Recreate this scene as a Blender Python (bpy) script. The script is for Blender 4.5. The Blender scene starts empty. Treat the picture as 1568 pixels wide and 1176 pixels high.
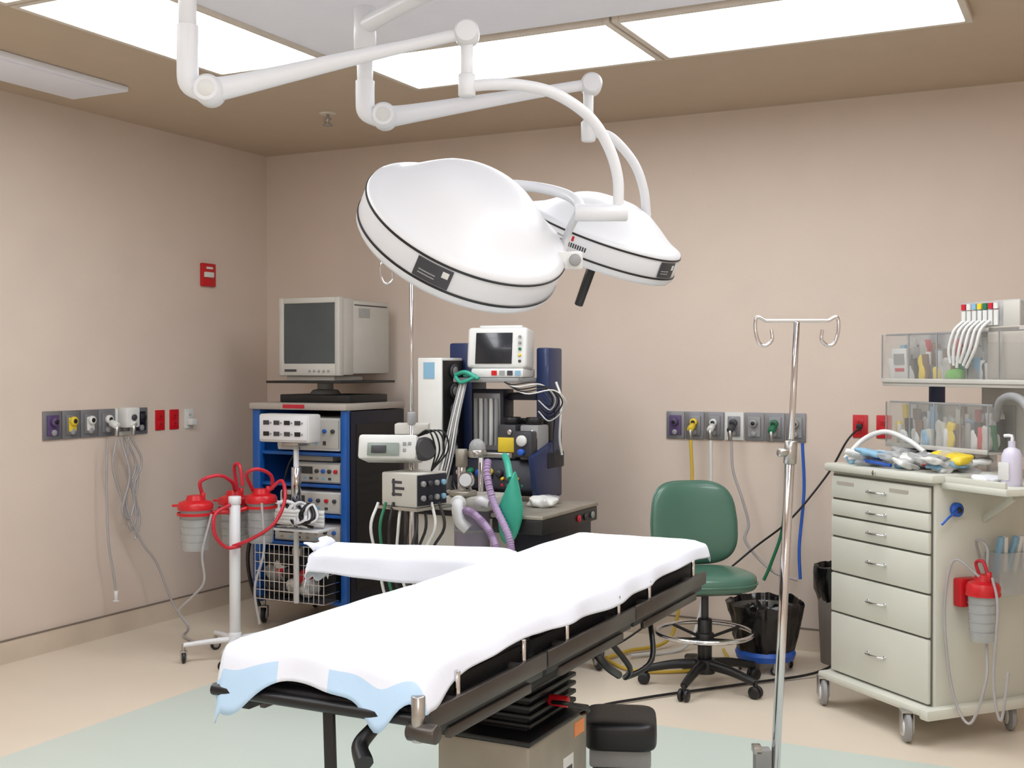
import bpy, bmesh, math, random
from mathutils import Vector, Matrix, noise, Euler
random.seed(4)
TH = math.radians(26.7); CT = math.cos(TH); ST = math.sin(TH)
PI = math.pi
def W(s, d, z=0.0):            # survey grid (rotated 26.7 deg) -> room axes
    return Vector((s*CT-d*ST, s*ST+d*CT, z))
def lin(c):
    c = c/255.0
    return c/12.92 if c <= 0.04045 else ((c+0.055)/1.055)**2.4
def M(name, rgb, rough=0.5, metal=0.0, noise_amt=0.05, scale=6.0, alpha=1.0, emit=0.0, coat=0.0, bump=0.0, bscale=60.0):
    m = bpy.data.materials.new(name); m.use_nodes = True
    nt = m.node_tree; b = nt.nodes['Principled BSDF']
    col = [lin(c) for c in rgb]
    tc = nt.nodes.new('ShaderNodeTexCoord'); nz = nt.nodes.new('ShaderNodeTexNoise')
    nz.inputs['Scale'].default_value = scale; nz.inputs['Detail'].default_value = 3
    nt.links.new(tc.outputs['Object'], nz.inputs['Vector'])
    cr = nt.nodes.new('ShaderNodeValToRGB')
    cr.color_ramp.elements[0].position = 0.3; cr.color_ramp.elements[1].position = 0.7
    cr.color_ramp.elements[0].color = [max(0, c*(1-noise_amt)) for c in col]+[1]
    cr.color_ramp.elements[1].color = [min(1, c*(1+noise_amt)) for c in col]+[1]
    nt.links.new(nz.outputs['Fac'], cr.inputs['Fac'])
    nt.links.new(cr.outputs['Color'], b.inputs['Base Color'])
    b.inputs['Roughness'].default_value = rough; b.inputs['Metallic'].default_value = metal
    b.inputs['Alpha'].default_value = alpha
    if coat: b.inputs['Coat Weight'].default_value = coat
    if emit:
        nt.links.new(cr.outputs['Color'], b.inputs['Emission Color'])
        b.inputs['Emission Strength'].default_value = emit
    if bump:
        n2 = nt.nodes.new('ShaderNodeTexNoise'); n2.inputs['Scale'].default_value = bscale
        nt.links.new(tc.outputs['Object'], n2.inputs['Vector'])
        bp = nt.nodes.new('ShaderNodeBump'); bp.inputs['Strength'].default_value = bump
        bp.inputs['Distance'].default_value = 0.01
        nt.links.new(n2.outputs['Fac'], bp.inputs['Height']); nt.links.new(bp.outputs['Normal'], b.inputs['Normal'])
    return m

m_wall = M('wall_paint', (213, 197, 183), 0.55, noise_amt=0.02, scale=3, bump=0.06, bscale=120)
m_ceil = M('ceiling_tan', (192, 173, 152), 0.8, noise_amt=0.02)
m_ceilw = M('ceiling_white', (240, 241, 252), 0.8, noise_amt=0.01)
m_floor = M('floor_cream', (219, 206, 187), 0.35, noise_amt=0.03, scale=2)
m_line = M('joint_line', (120, 108, 98), 0.7)
m_frame = M('light_frame', (214, 204, 192), 0.5)
m_diff = M('light_diffuser', (246, 250, 255), 0.4, noise_amt=0.0, emit=8.7)
m_white = M('enamel_white', (221, 222, 225), 0.42, noise_amt=0.015, coat=0.12)
m_wplas = M('plastic_white', (214, 214, 211), 0.4, noise_amt=0.04)
m_beige = M('plastic_beige', (190, 187, 179), 0.45, noise_amt=0.04)
m_cart = M('cart_beige', (204, 204, 192), 0.35, noise_amt=0.03, scale=4, coat=0.2)
m_cartg = M('cart_gap', (100, 98, 90), 0.6)
m_black = M('black_plastic', (22, 22, 24), 0.4)
m_blackm = M('black_matte', (30, 29, 31), 0.7, bump=0.1)
m_dark = M('dark_grey', (58, 58, 62), 0.45)
m_grey = M('grey_plastic', (146, 146, 146), 0.45, noise_amt=0.08)
m_steel = M('stainless', (178, 176, 172), 0.3, metal=0.9, noise_amt=0.04)
m_steelb = M('stainless_brushed', (158, 152, 140), 0.42, metal=0.5, noise_amt=0.1)
m_plate = M('steel_plate', (134, 134, 138), 0.4, metal=0.5)
m_chrome = M('chrome', (215, 215, 218), 0.12, metal=1.0, noise_amt=0.01)
m_rail = M('rail_bronze', (84, 78, 74), 0.35, metal=0.7, noise_amt=0.12)
m_blue = M('cart_blue', (16, 84, 162), 0.4, coat=0.2)
m_navy = M('machine_navy', (22, 42, 86), 0.4, coat=0.2)
m_navyd = M('navy_dark', (18, 22, 38), 0.45)
m_green = M('vinyl_green', (68, 106, 90), 0.36, coat=0.3, noise_amt=0.06, bump=0.05, bscale=90)
m_teal = M('teal_bag', (52, 160, 136), 0.4)
m_red = M('red_plastic', (196, 22, 32), 0.35)
m_redt = M('red_tube', (190, 34, 52), 0.35)
m_yel = M('yellow_plastic', (222, 194, 50), 0.45)
m_yelh = M('yellow_hose', (206, 172, 60), 0.45)
m_grn = M('green_plastic', (30, 112, 76), 0.45)
m_purp = M('purple_hose', (164, 140, 176), 0.5)
m_purpd = M('purple_dark', (84, 66, 108), 0.5)
m_bluep = M('blue_plastic', (40, 90, 184), 0.4)
m_lblue = M('light_blue', (130, 172, 198), 0.4)
m_sheet = M('sheet_white', (232, 235, 246), 0.85, noise_amt=0.01, bump=0.14, bscale=25)
m_sheetb = M('sheet_blue', (190, 218, 245), 0.85, noise_amt=0.05, bump=0.14, bscale=25)
m_screen = M('crt_glass', (70, 78, 80), 0.16, noise_amt=0.15, scale=2, coat=0.2)
m_lcd = M('lcd_dark', (30, 34, 40), 0.2, coat=0.2)
m_lcdg = M('lcd_green', (136, 146, 138), 0.3)
m_clear = M('clear_plastic', (190, 188, 182), 0.12, alpha=0.16, noise_amt=0.0)
m_clear2 = M('canister_clear', (196, 198, 198), 0.2, alpha=0.45, noise_amt=0.05)
m_tube = M('clear_tube', (178, 174, 174), 0.3, alpha=0.75)
m_bag = M('black_bag', (14, 14, 16), 0.2, bump=0.5, bscale=14)
m_bin = M('bin_taupe', (120, 112, 106), 0.5)
m_glass = M('lamp_glass', (200, 206, 208), 0.15)
m_absorb = M('absorber', (146, 138, 158), 0.3, alpha=0.8)
m_wood = M('cart_top', (172, 164, 154), 0.5)
m_brown = M('amber_plastic', (116, 88, 66), 0.4)

def mesh_obj(name, bm, mat, parent=None, sharp=35, mats=None):
    bmesh.ops.recalc_face_normals(bm, faces=bm.faces)
    me = bpy.data.meshes.new(name); bm.to_mesh(me); bm.free()
    for mm in (mats or [mat]): me.materials.append(mm)
    me.polygons.foreach_set('use_smooth', [True]*len(me.polygons))
    me.set_sharp_from_angle(angle=math.radians(sharp))
    o = bpy.data.objects.new(name, me); bpy.context.scene.collection.objects.link(o)
    if parent: o.parent = parent
    return o

def bm_box(s, bev=0, seg=2):
    bm = bmesh.new(); bmesh.ops.create_cube(bm, size=1.0)
    bmesh.ops.scale(bm, vec=Vector(s), verts=bm.verts)
    if bev > 0:
        bev = min(bev, min(s)*0.45)
        bmesh.ops.bevel(bm, geom=bm.edges[:], offset=bev, segments=seg, affect='EDGES', profile=0.5)
    return bm
def align(axis):
    return Vector((0, 0, 1)).rotation_difference(Vector(axis).normalized()).to_matrix().to_4x4()
def smooth_path(pts, res):
    pts = [Vector(p) for p in pts]
    if len(pts) < 3 or res <= 1: return pts
    out = []
    P = [2*pts[0]-pts[1]]+pts+[2*pts[-1]-pts[-2]]
    for i in range(1, len(P)-2):
        p0, p1, p2, p3 = P[i-1], P[i], P[i+1], P[i+2]
        for k in range(res):
            t = k/res
            out.append(0.5*((2*p1)+(p2-p0)*t+(2*p0-5*p1+4*p2-p3)*t*t+(3*p1-p0-3*p2+p3)*t**3))
    out.append(pts[-1]); return out
def bm_tube(pts, r, res=6, seg=10):
    path = smooth_path(pts, res); n = len(path)
    bm = bmesh.new(); rings = []
    prev = None
    for i, p in enumerate(path):
        t = (path[min(i+1, n-1)]-path[max(i-1, 0)])
        if t.length < 1e-9: t = Vector((0, 0, 1))
        t.normalize()
        if prev is None:
            a = Vector((0, 0, 1)) if abs(t.z) < 0.9 else Vector((1, 0, 0))
            nrm = t.cross(a).normalized()
        else:
            nrm = (prev - t*prev.dot(t)).normalized()
        prev = nrm; bi = t.cross(nrm)
        if callable(r): rr = r(i/(n-1))
        else: rr = r
        rings.append([bm.verts.new(p+(nrm*math.cos(2*PI*k/seg)+bi*math.sin(2*PI*k/seg))*rr) for k in range(seg)])
    for i in range(n-1):
        for k in range(seg):
            bm.faces.new((rings[i][k], rings[i][(k+1) % seg], rings[i+1][(k+1) % seg], rings[i+1][k]))
    bm.faces.new(rings[0][::-1]); bm.faces.new(rings[-1])
    return bm
def bm_lathe(prof, seg=32, a0=0, a1=2*PI):
    bm = bmesh.new(); full = abs(a1-a0-2*PI) < 1e-6
    cols = []
    N = seg if full else seg+1
    for k in range(N):
        a = a0+(a1-a0)*k/seg
        cols.append([bm.verts.new((r*math.cos(a), r*math.sin(a), z)) for r, z in prof])
    for k in range(seg):
        A = cols[k]; B = cols[(k+1) % N]
        for j in range(len(prof)-1):
            try: bm.faces.new((A[j], B[j], B[j+1], A[j+1]))
            except ValueError: pass
    bmesh.ops.remove_doubles(bm, verts=bm.verts, dist=1e-5)
    return bm
def sgn(x, e): return math.copysign(abs(x)**e, x)
def bm_pad(a, b, c, e1=0.5, e2=0.5, nu=36, nv=18, fn=None):
    bm = bmesh.new(); rows = []
    for j in range(nv+1):
        v = -PI/2+PI*j/nv; row = []
        for i in range(nu):
            u = 2*PI*i/nu
            p = Vector((a*sgn(math.cos(v), e1)*sgn(math.cos(u), e2), b*sgn(math.cos(v), e1)*sgn(math.sin(u), e2), c*sgn(math.sin(v), e1)))
            if fn: p = fn(p)
            row.append(bm.verts.new(p))
        rows.append(row)
    for j in range(nv):
        for i in range(nu):
            bm.faces.new((rows[j][i], rows[j][(i+1) % nu], rows[j+1][(i+1) % nu], rows[j+1][i]))
    bmesh.ops.remove_doubles(bm, verts=bm.verts, dist=1e-5)
    return bm

class Obj:
    def __init__(s, name, loc=(0, 0, 0), rz=0.0):
        s.e = bpy.data.objects.new(name, None); s.e.empty_display_size = 0.1
        bpy.context.scene.collection.objects.link(s.e)
        s.e.location = loc; s.e.rotation_euler = (0, 0, rz)
    def put(s, name, bm, mat, mtx=None, **k):
        if mtx is not None: bmesh.ops.transform(bm, matrix=mtx, verts=bm.verts)
        return mesh_obj(name, bm, mat, s.e, **k)
    def box(s, name, c, sz, mat, bev=0.004, rot=(0, 0, 0), seg=2):
        return s.put(name, bm_box(sz, bev, seg), mat, Matrix.Translation(c) @ Euler(rot).to_matrix().to_4x4())
    def bx(s, name, x0, x1, y0, y1, z0, z1, mat, bev=0.004):
        return s.box(name, ((x0+x1)/2, (y0+y1)/2, (z0+z1)/2), (x1-x0, y1-y0, z1-z0), mat, bev)
    def cyl(s, name, p0, p1, r, mat, r2=None, seg=24, cap=0.0):
        p0 = Vector(p0); p1 = Vector(p1); L = (p1-p0).length; r2 = r if r2 is None else r2
        b = min(0.15*r, 0.004, L*0.2)
        prof = [(0, 0), (r-b, 0), (r, b), (r2, L-b), (r2-b, L), (0, L)]
        return s.put(name, bm_lathe(prof, seg), mat, Matrix.Translation(p0) @ align(p1-p0), sharp=50)
    def lathe(s, name, prof, mat, o=(0, 0, 0), axis=(0, 0, 1), seg=36, sharp=40):
        return s.put(name, bm_lathe(prof, seg), mat, Matrix.Translation(o) @ align(axis), sharp=sharp)
    def tube(s, name, pts, r, mat, res=6, seg=10):
        return s.put(name, bm_tube(pts, r, res, seg), mat, sharp=60)
    def pad(s, name, c, abc, mat, e1=0.5, e2=0.5, fn=None, rot=(0, 0, 0)):
        return s.put(name, bm_pad(*abc, e1, e2, fn=fn), mat, Matrix.Translation(c) @ Euler(rot).to_matrix().to_4x4(), sharp=80)
    def caster(s, n, x, y, r=0.045, w=0.025, a=0.3, mat=None, top=None, zb=0.0, hub=None):
        ca, sa = math.cos(a), math.sin(a)
        s.put('wheel_%s' % n, bm_lathe([(0, -w/2), (r*0.8, -w/2), (r, -w/4), (r, w/4), (r*0.8, w/2), (0, w/2)], 24), mat or m_black,
              Matrix.Translation((x, y, zb+r)) @ align((ca, sa, 0)))
        s.cyl('wheel_hub_%s' % n, (x-ca*w*0.7, y-sa*w*0.7, zb+r), (x+ca*w*0.7, y+sa*w*0.7, zb+r), r*0.6, hub or m_grey, seg=16)
        for q in (-1, 1):
            s.box('fork_%s' % n, (x+q*ca*w*0.75, y+q*sa*w*0.75, zb+r*1.35), (0.005, r*0.8, r*1.3), m_steel, 0.001, (0, 0, a))
        s.box('fork_top_%s' % n, (x, y, zb+r*2.05), (w*1.7, r*0.9, 0.008), m_steel, 0.001, (0, 0, a))
        s.cyl('stem_%s' % n, (x, y, zb+r*2.05), (x, y, top if top else zb+r*2.6), 0.01, m_steel, seg=12)

# ------------------------------------------------------------------ ROOM
XL, YB, XR, YF, H = -5.25, 6.63, 1.6, -1.6, 3.05
def slab(name, x0, x1, y0, y1, z0, z1, mat, bev=0):
    bm = bm_box((x1-x0, y1-y0, z1-z0), bev)
    o = mesh_obj(name, bm, mat); o.location = ((x0+x1)/2, (y0+y1)/2, (z0+z1)/2); return o
slab('wall_left', XL-0.1, XL, YF-0.1, YB+0.1, 0, H, m_wall)
slab('wall_back', XL, XR, YB, YB+0.1, 0, H, m_wall)
slab('wall_right', XR, XR+0.1, YF-0.1, YB+0.1, 0, H, m_wall)
slab('wall_front', XL, XR, YF-0.1, YF, 0, H, m_wall)
slab('ceiling', XL-0.1, XR+0.1, YF-0.1, YB+0.1, H, H+0.1, m_ceil)
fl = slab('floor', XL-0.1, XR+0.1, YF-0.1, YB+0.1, -0.1, 0, m_floor)
nt = m_floor.node_tree; b = nt.nodes['Principled BSDF']
cr = [n for n in nt.nodes if n.type == 'VALTORGB'][0]
geo = nt.nodes.new('ShaderNodeNewGeometry'); sep = nt.nodes.new('ShaderNodeSeparateXYZ')
nt.links.new(geo.outputs['Position'], sep.inputs[0])
def mnode(op, a, bval):
    n = nt.nodes.new('ShaderNodeMath'); n.operation = op
    nt.links.new(a, n.inputs[0])
    if isinstance(bval, (int, float)): n.inputs[1].default_value = bval
    else: nt.links.new(bval, n.inputs[1])
    return n.outputs[0]
g = mnode('MULTIPLY', mnode('GREATER_THAN', sep.outputs[0], -4.0), mnode('LESS_THAN', sep.outputs[1], 4.95))
g = mnode('MULTIPLY', g, mnode('LESS_THAN', sep.outputs[0], 0.3)); g = mnode('MULTIPLY', g, mnode('GREATER_THAN', sep.outputs[1], 0.4))
mx = nt.nodes.new('ShaderNodeMix'); mx.data_type = 'RGBA'
nt.links.new(g, mx.inputs[0]); nt.links.new(cr.outputs['Color'], mx.inputs[6])
mx.inputs[7].default_value = [lin(196), lin(206), lin(197), 1]
nt.links.new(mx.outputs[2], b.inputs['Base Color'])
mb = M('cove_base', (204, 189, 170), 0.45)
slab('baseboard_left', XL, XL+0.012, YF, YB, 0, 0.12, mb)
slab('baseboard_back', XL+0.012, XR, YB-0.012, YB, 0, 0.12, mb)
slab('trim_left', XL, XL+0.014, YF, YB-0.013, 0.12, 0.127, m_line)
slab('trim_back', XL+0.014, XR, YB-0.014, YB, 0.12, 0.127, m_line)
slab('ceiling_center_panel', -3.27, -0.52, 0.72, 4.6, H-0.012, H, m_ceilw)
def light_panel(x0, x1, y0, y1):
    o = Obj('ceiling_light_panel', ((x0+x1)/2, (y0+y1)/2, H-0.03))
    w, l, f = (x1-x0)/2, (y1-y0)/2, 0.03
    o.bx('frame_left', -w, -w+f, -l, l, 0, 0.03, m_frame, 0.003); o.bx('frame_right', w-f, w, -l, l, 0, 0.03, m_frame, 0.003)
    o.bx('frame_near', -w+f, w-f, -l, -l+f, 0, 0.03, m_frame, 0.003); o.bx('frame_far', -w+f, w-f, l-f, l, 0, 0.03, m_frame, 0.003)
    o.bx('diffuser', -w+f, w-f, -l+f, l-f, 0.004, 0.028, m_diff, 0)
for y0 in (3.34, 2.06, 0.78):
    light_panel(-3.93, -3.27, y0, y0+1.27); light_panel(-0.46, 0.2, y0, y0+1.27)
for x0 in (-3.22, -1.86):
    light_panel(x0, x0+1.35, 4.62, 5.30); light_panel(x0, x0+1.35, 0.05, 0.72)
v = Obj('air_vent', (-4.78, 4.03, H-0.03))
v.bx('frame', -0.2, 0.2, -0.62, 0.62, 0.0, 0.03, m_ceilw, 0.008)
v.bx('face_plate', -0.16, 0.16, -0.57, 0.57, -0.006, 0.0, m_ceilw, 0.003)
sp = Obj('ceiling_sprinkler', (-4.04, 5.66, H))
sp.lathe('escutcheon', [(0, -0.006), (0.045, -0.006), (0.05, 0)], m_frame)
sp.cyl('stem', (0, 0, -0.05), (0, 0, -0.005), 0.009, m_steel)
sp.tube('yoke', [(-0.006, 0, -0.02), (-0.025, 0, -0.04), (-0.006, 0, -0.065)], 0.004, m_steel); sp.tube('yoke_b', [(0.006, 0, -0.02), (0.025, 0, -0.04), (0.006, 0, -0.065)], 0.004, m_steel)
sp.cyl('deflector', (0, 0, -0.072), (0, 0, -0.065), 0.03, m_steel)

# ------------------------------------------------------------------ SURGICAL LIGHTS
def lamp_head(o, c, n, R, tolabel, hl=0.19, text=None, dome=0.19):
    c = Vector(c); n = Vector(n).normalized(); Mx = Matrix.Translation(c) @ align(n)
    k = R/0.33
    base = [(0.33, 0.0), (0.326, 0.0), (0.308, 0.06), (0.285, 0.14), (0.26, 0.26), (0.235, 0.40), (0.21, 0.54), (0.185, 0.67), (0.16, 0.79), (0.13, 0.89), (0.10, 0.955), (0.06, 0.99), (0.03, 0.999), (0, 1.0)]
    prof = [(0.30*k, -0.085*k), (0.318*k, -0.085*k), (0.33*k, -0.07*k), (0.33*k, 0.03*k)]+[(r_*k, (0.042+(dome-0.042)*h_)*k) for r_, h_ in base[1:]]
    o.put('lamp_dome', bm_lathe(prof, 96), m_white, Mx, sharp=60)
    o.put('lamp_glass', bm_lathe([(0, -0.07*k), (0.15*k, -0.075*k), (0.302*k, -0.083*k)], 48), m_glass, Mx)
    for z in (0.026, -0.052):
        o.put('stripe', bm_lathe([(0.3305*k, (z-0.004)*k), (0.333*k, (z-0.003)*k), (0.333*k, (z+0.003)*k), (0.3305*k, (z+0.004)*k)], 96), m_black, Mx)
    loc = Mx.to_3x3().inverted() @ Vector(tolabel); a = math.atan2(loc.y, loc.x)
    def patch(nm, a0, a1, z0, z1, off, mat): o.put(nm, bm_lathe([((0.3305+off-0.001)*k, z0*k), ((0.3305+off)*k, (z0+0.001)*k), ((0.3305+off)*k, (z1-0.001)*k), ((0.3305+off-0.001)*k, z1*k)], 8, a0, a1), mat, Mx)
    patch('label', a-0.17, a+0.17, -0.045, 0.019, 0.004, m_dark)
    patch('label_logo', a+0.08, a+0.14, -0.012, 0.008, 0.005, m_wplas)
    for dz in (-0.030, -0.02): patch('label_text', a-0.13, a+0.03, dz, dz+0.004, 0.005, m_grey)
    if text is not None:
        loc = Mx.to_3x3().inverted() @ Vector(text); a = math.atan2(loc.y, loc.x)
        for i in range(14): patch('maker_text_%d' % i, a-0.2+i*0.03, a-0.2+i*0.03+0.018, -0.028, -0.010, 0.001, m_dark)
        for i in range(9): patch('maker_text_small_%d' % i, a-0.2+i*0.018, a-0.19+i*0.018, -0.002, 0.006, 0.001, m_grey)
        patch('maker_logo', a+0.0, a+0.03, -0.004, 0.016, 0.001, m_red)
    o.cyl('handle', c-n*0.08*k, c-n*hl*k, 0.018, m_black, 0.016); o.cyl('handle_collar', c-n*0.07*k, c-n*0.10*k, 0.04, m_wplas)
    return Mx
def elbow(o, name, p, r, axis): o.lathe(name, [(0, -r), (r*0.8, -r), (r, -r*0.7), (r, r*0.7), (r*0.8, r), (0, r)], m_white, p, axis, 32)

hub = W(0.02, 3.15, 0)
L1 = Obj('surgical_light', hub)
def r1(s, d, z): return W(s, d, z)-hub
L1.lathe('ceiling_flange', [(0, 3.04), (0.16, 3.04), (0.16, 3.02), (0.12, 2.98), (0.06, 2.96), (0.05, 2.9)], m_white)
L1.cyl('hub_shaft', (0, 0, 2.74), (0, 0, 3.0), 0.05, m_white)
L1.cyl('hub_collar', (0, 0, 2.77), (0, 0, 2.87), 0.065, m_white)
L1.tube('extension_arm', [r1(0.02, 3.15, 2.82), r1(-0.873, 3.2, 2.82)], 0.032, m_white, 1, 20)
elbow(L1, 'arm_knuckle', r1(-0.873, 3.2, 2.82), 0.042, (0, 0, 1))
L1.cyl('drop_tube', r1(-0.873, 3.2, 2.36), r1(-0.873, 3.2, 2.82), 0.024, m_white)
L1.tube('drop_tube_sleeve', [r1(-0.873, 3.2, 2.50), r1(-0.873, 3.2, 2.40), r1(-0.868, 3.2, 2.345), r1(-0.83, 3.2, 2.325)], 0.029, m_white, 6, 20)
dirn = W(0, 1, 0)
L1.tube('spring_arm', [r1(-0.836, 3.2, 2.325), r1(-0.75, 3.225, 2.345), r1(-0.45, 3.31, 2.44), r1(-0.129, 3.4, 2.538)], lambda t: 0.038-0.021*min(1, t*1.2), m_white, 8, 20)
elbow(L1, 'spring_arm_pivot', r1(-0.815, 3.2, 2.325), 0.040, dirn)
L1.cyl('pivot_cap', r1(-0.815, 3.158, 2.325), r1(-0.815, 3.163, 2.325), 0.022, m_wplas)
elbow(L1, 'spring_arm_end', r1(-0.129, 3.4, 2.535), 0.036, dirn)
L1.cyl('end_drop', r1(-0.129, 3.4, 2.36), r1(-0.129, 3.4, 2.53), 0.018, m_white)
L1.cyl('end_sleeve', r1(-0.129, 3.4, 2.355), r1(-0.129, 3.4, 2.42), 0.025, m_white)
L1.tube('bow_tube', [r1(-0.12, 3.4, 2.385), r1(-0.06, 3.4, 2.39), r1(0.03, 3.42, 2.392), r1(0.1255, 3.45, 2.375), r1(0.224, 3.5, 2.322), r1(0.286, 3.55, 2.245), r1(0.318, 3.58, 2.158), r1(0.323, 3.6, 2.07)], 0.0165, m_white, 8, 20)
L1.cyl('yoke_pivot', r1(0.19, 3.6, 2.05), r1(0.35, 3.6, 2.05), 0.026, m_white)
L1.tube('yoke_bow', [r1(-0.14, 3.86, 2.17), r1(-0.02, 3.89, 2.18), r1(0.09, 3.86, 2.165), r1(0.17, 3.77, 2.13), r1(0.205, 3.68, 2.09), r1(0.21, 3.6, 2.05)], 0.017, m_white, 8, 16)
L1.tube('yoke_side', [r1(0.20, 3.62, 2.05), r1(0.175, 3.74, 2.0), r1(0.155, 3.72, 1.92), r1(0.165, 3.62, 1.90)], 0.012, m_white, 6, 16)
L1.box('yoke_bracket', r1(0.165, 3.60, 1.905), (0.10, 0.02, 0.055), m_wplas, 0.008, (0, 0, TH))
L1.cyl('yoke_knob', r1(0.19, 3.57, 1.905), r1(0.19, 3.60, 1.905), 0.018, m_grey)
lamp_head(L1, r1(-0.143, 3.6, 1.998), W(0.385, -0.50, 0.776), 0.322, W(-0.06, -1, -0.1))

b2 = W(-0.482, 3.9, 0)
L2 = Obj('surgical_light', b2)
def r2(s, d, z): return W(s, d, z)-b2
L2.tube('extension_arm', [r2(0.02, 3.15, 2.70), r2(-0.482, 3.9, 2.70)], 0.028, m_white, 1, 20)
elbow(L2, 'hub_ring', r2(0.02, 3.15, 2.70), 0.06, (0, 0, 1))
L2.cyl('arm_knuckle', (0, 0, 2.62), (0, 0, 2.76), 0.036, m_white)
L2.cyl('drop_tube', (0, 0, 2.43), (0, 0, 2.66), 0.026, m_white)
L2.tube('drop_elbow', [(0, 0, 2.52), (0, 0, 2.46), r2(-0.477, 3.9, 2.42), r2(-0.44, 3.91, 2.402)], 0.031, m_white, 6, 20)
L2.tube('spring_arm', [r2(-0.428, 3.91, 2.404), r2(-0.35, 3.94, 2.42), r2(-0.05, 4.07, 2.50), r2(0.28, 4.2, 2.583)], lambda t: 0.040-0.021*min(1, t*1.2), m_white, 8, 20)
elbow(L2, 'spring_arm_pivot', r2(-0.42, 3.91, 2.406), 0.042, dirn)
L2.cyl('pivot_cap', r2(-0.42, 3.866, 2.406), r2(-0.42, 3.871, 2.406), 0.024, m_wplas)
elbow(L2, 'spring_arm_end', r2(0.28, 4.2, 2.58), 0.038, dirn)
L2.cyl('end_drop', r2(0.27, 4.2, 2.39), r2(0.27, 4.2, 2.57), 0.018, m_white)
L2.cyl('end_sleeve', r2(0.27, 4.2, 2.38), r2(0.27, 4.2, 2.45), 0.026, m_white)
L2.tube('bow_tube', [r2(0.27, 4.2, 2.40), r2(0.31, 4.2, 2.408), r2(0.363, 4.22, 2.39), r2(0.436, 4.25, 2.313), r2(0.473, 4.27, 2.223), r2(0.488, 4.3, 2.13)], 0.0165, m_white, 8, 20)
L2.tube('yoke_bow', [r2(0.488, 4.3, 2.13), r2(0.50, 4.40, 2.09), r2(0.45, 4.53, 2.09), r2(0.3, 4.60, 2.12), r2(0.12, 4.53, 2.14), r2(0.03, 4.38, 2.12)], 0.015, m_white, 8, 16)
lamp_head(L2, r2(0.327, 4.3, 2.050), W(0.31, -0.27, 0.906), 0.29, W(0.85, -0.62, 0), 0.30, W(-0.42, -1, 0), 0.17)

# ------------------------------------------------------------------ OPERATING TABLE
def drape(o, name, Wd, y0, y1, zt, hside, hnear, hfar, mtx=None, seed=0, blue=True, sag=0.014):
    hw = Wd/2; nx = 40; ny = 90; T = 8
    cols = [(-hw, (T-i)/T) for i in range(T)]+[(-hw+Wd*i/nx, 0) for i in range(nx+1)]+[(hw, (i+1)/T) for i in range(T)]
    rows = [(y0, (T-i)/T) for i in range(T)]+[(y0+(y1-y0)*i/ny, 0) for i in range(ny+1)]+[(y1, (i+1)/T) for i in range(T)]
    bm = bmesh.new(); G = []
    for jr, (yb, tb) in enumerate(rows):
        row = []
        for ic, (xa, ta) in enumerate(cols):
            left = ic < T; right = ic > T+nx; near = jr < T; far = jr > T+ny
            oa = ta*hside(yb, -1 if left else 1) if (left or right) else 0
            ob = tb*(hnear(xa) if near else hfar(xa)) if (near or far) else 0
            r = math.hypot(oa, ob)
            x, y = xa, yb
            e = max(min(hw-abs(x), y-y0, y1-y), 0)
            z = zt-sag*math.exp(-e/0.018)-0.006*math.exp(-e/0.06)
            z += 0.005*noise.noise(Vector((x*4+seed, y*3, 0)))+0.002*noise.noise(Vector((x*14+seed, y*9, 3)))
            if r > 0:
                out = Vector(((-oa if left else oa), (-ob if near else ob), 0))/r
                amp = min(1, r/0.05)
                wv = (0.006*math.sin((y*19 if oa > ob else x*26)+seed+3*noise.noise(Vector((x*3, y*3, 1))))+0.009*noise.noise(Vector((x*8, y*8, 5+seed))))*amp
                push = 0.012*(1-math.exp(-r/0.01))+0.16*r+wv
                x += out.x*push; y += out.y*push
                z -= max(0, r-0.004)
            row.append(bm.verts.new((x, y, z)))
        G.append(row)
    for j in range(len(rows)-1):
        for i in range(len(cols)-1):
            f = bm.faces.new((G[j][i], G[j][i+1], G[j+1][i+1], G[j+1][i]))
            if blue and j < T-3 and (i < T+12 or i > T+22): f.material_index = 1
    ob = o.put(name, bm, m_sheet, mtx, sharp=180, mats=[m_sheet, m_sheetb])
    md = ob.modifiers.new('thickness', 'SOLIDIFY'); md.thickness = 0.002
    return ob
T = Obj('operating_table', (-1.545, 3.07, 0))
T.bx('base_plate', -0.26, 0.26, -0.45, 0.50, 0.02, 0.12, m_steelb, 0.02)
for i, (x, y) in enumerate([(-0.2, -0.38), (0.2, -0.38), (-0.2, 0.43), (0.2, 0.43)]): T.cyl('foot_%d' % i, (x, y, 0), (x, y, 0.03), 0.03, m_black)
T.bx('column_shroud', -0.135, 0.155, -0.20, 0.20, 0.12, 0.545, m_steelb, 0.012)
T.bx('column_lid', -0.14, 0.16, -0.205, 0.205, 0.545, 0.56, m_black, 0.006)
T.bx('column_bellows', -0.10, 0.11, -0.12, 0.17, 0.555, 0.72, m_blackm, 0.01)
for i in range(6): T.bx('bellows_rib_%d' % i, -0.115, 0.125, -0.135, 0.185, 0.57+i*0.025, 0.583+i*0.025, m_black, 0.004)
T.bx('sticker_orange', 0.155, 0.157, 0.10, 0.17, 0.49, 0.53, M('sticker', (226, 140, 80)), 0)
T.bx('sticker_white', 0.155, 0.157, 0.02, 0.09, 0.39, 0.45, m_wplas, 0)
T.bx('sticker_dark', 0.157, 0.158, 0.03, 0.08, 0.40, 0.42, m_dark, 0)
T.bx('saddle', -0.17, 0.17, -0.35, 0.35, 0.70, 0.80, m_blackm, 0.02)
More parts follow.
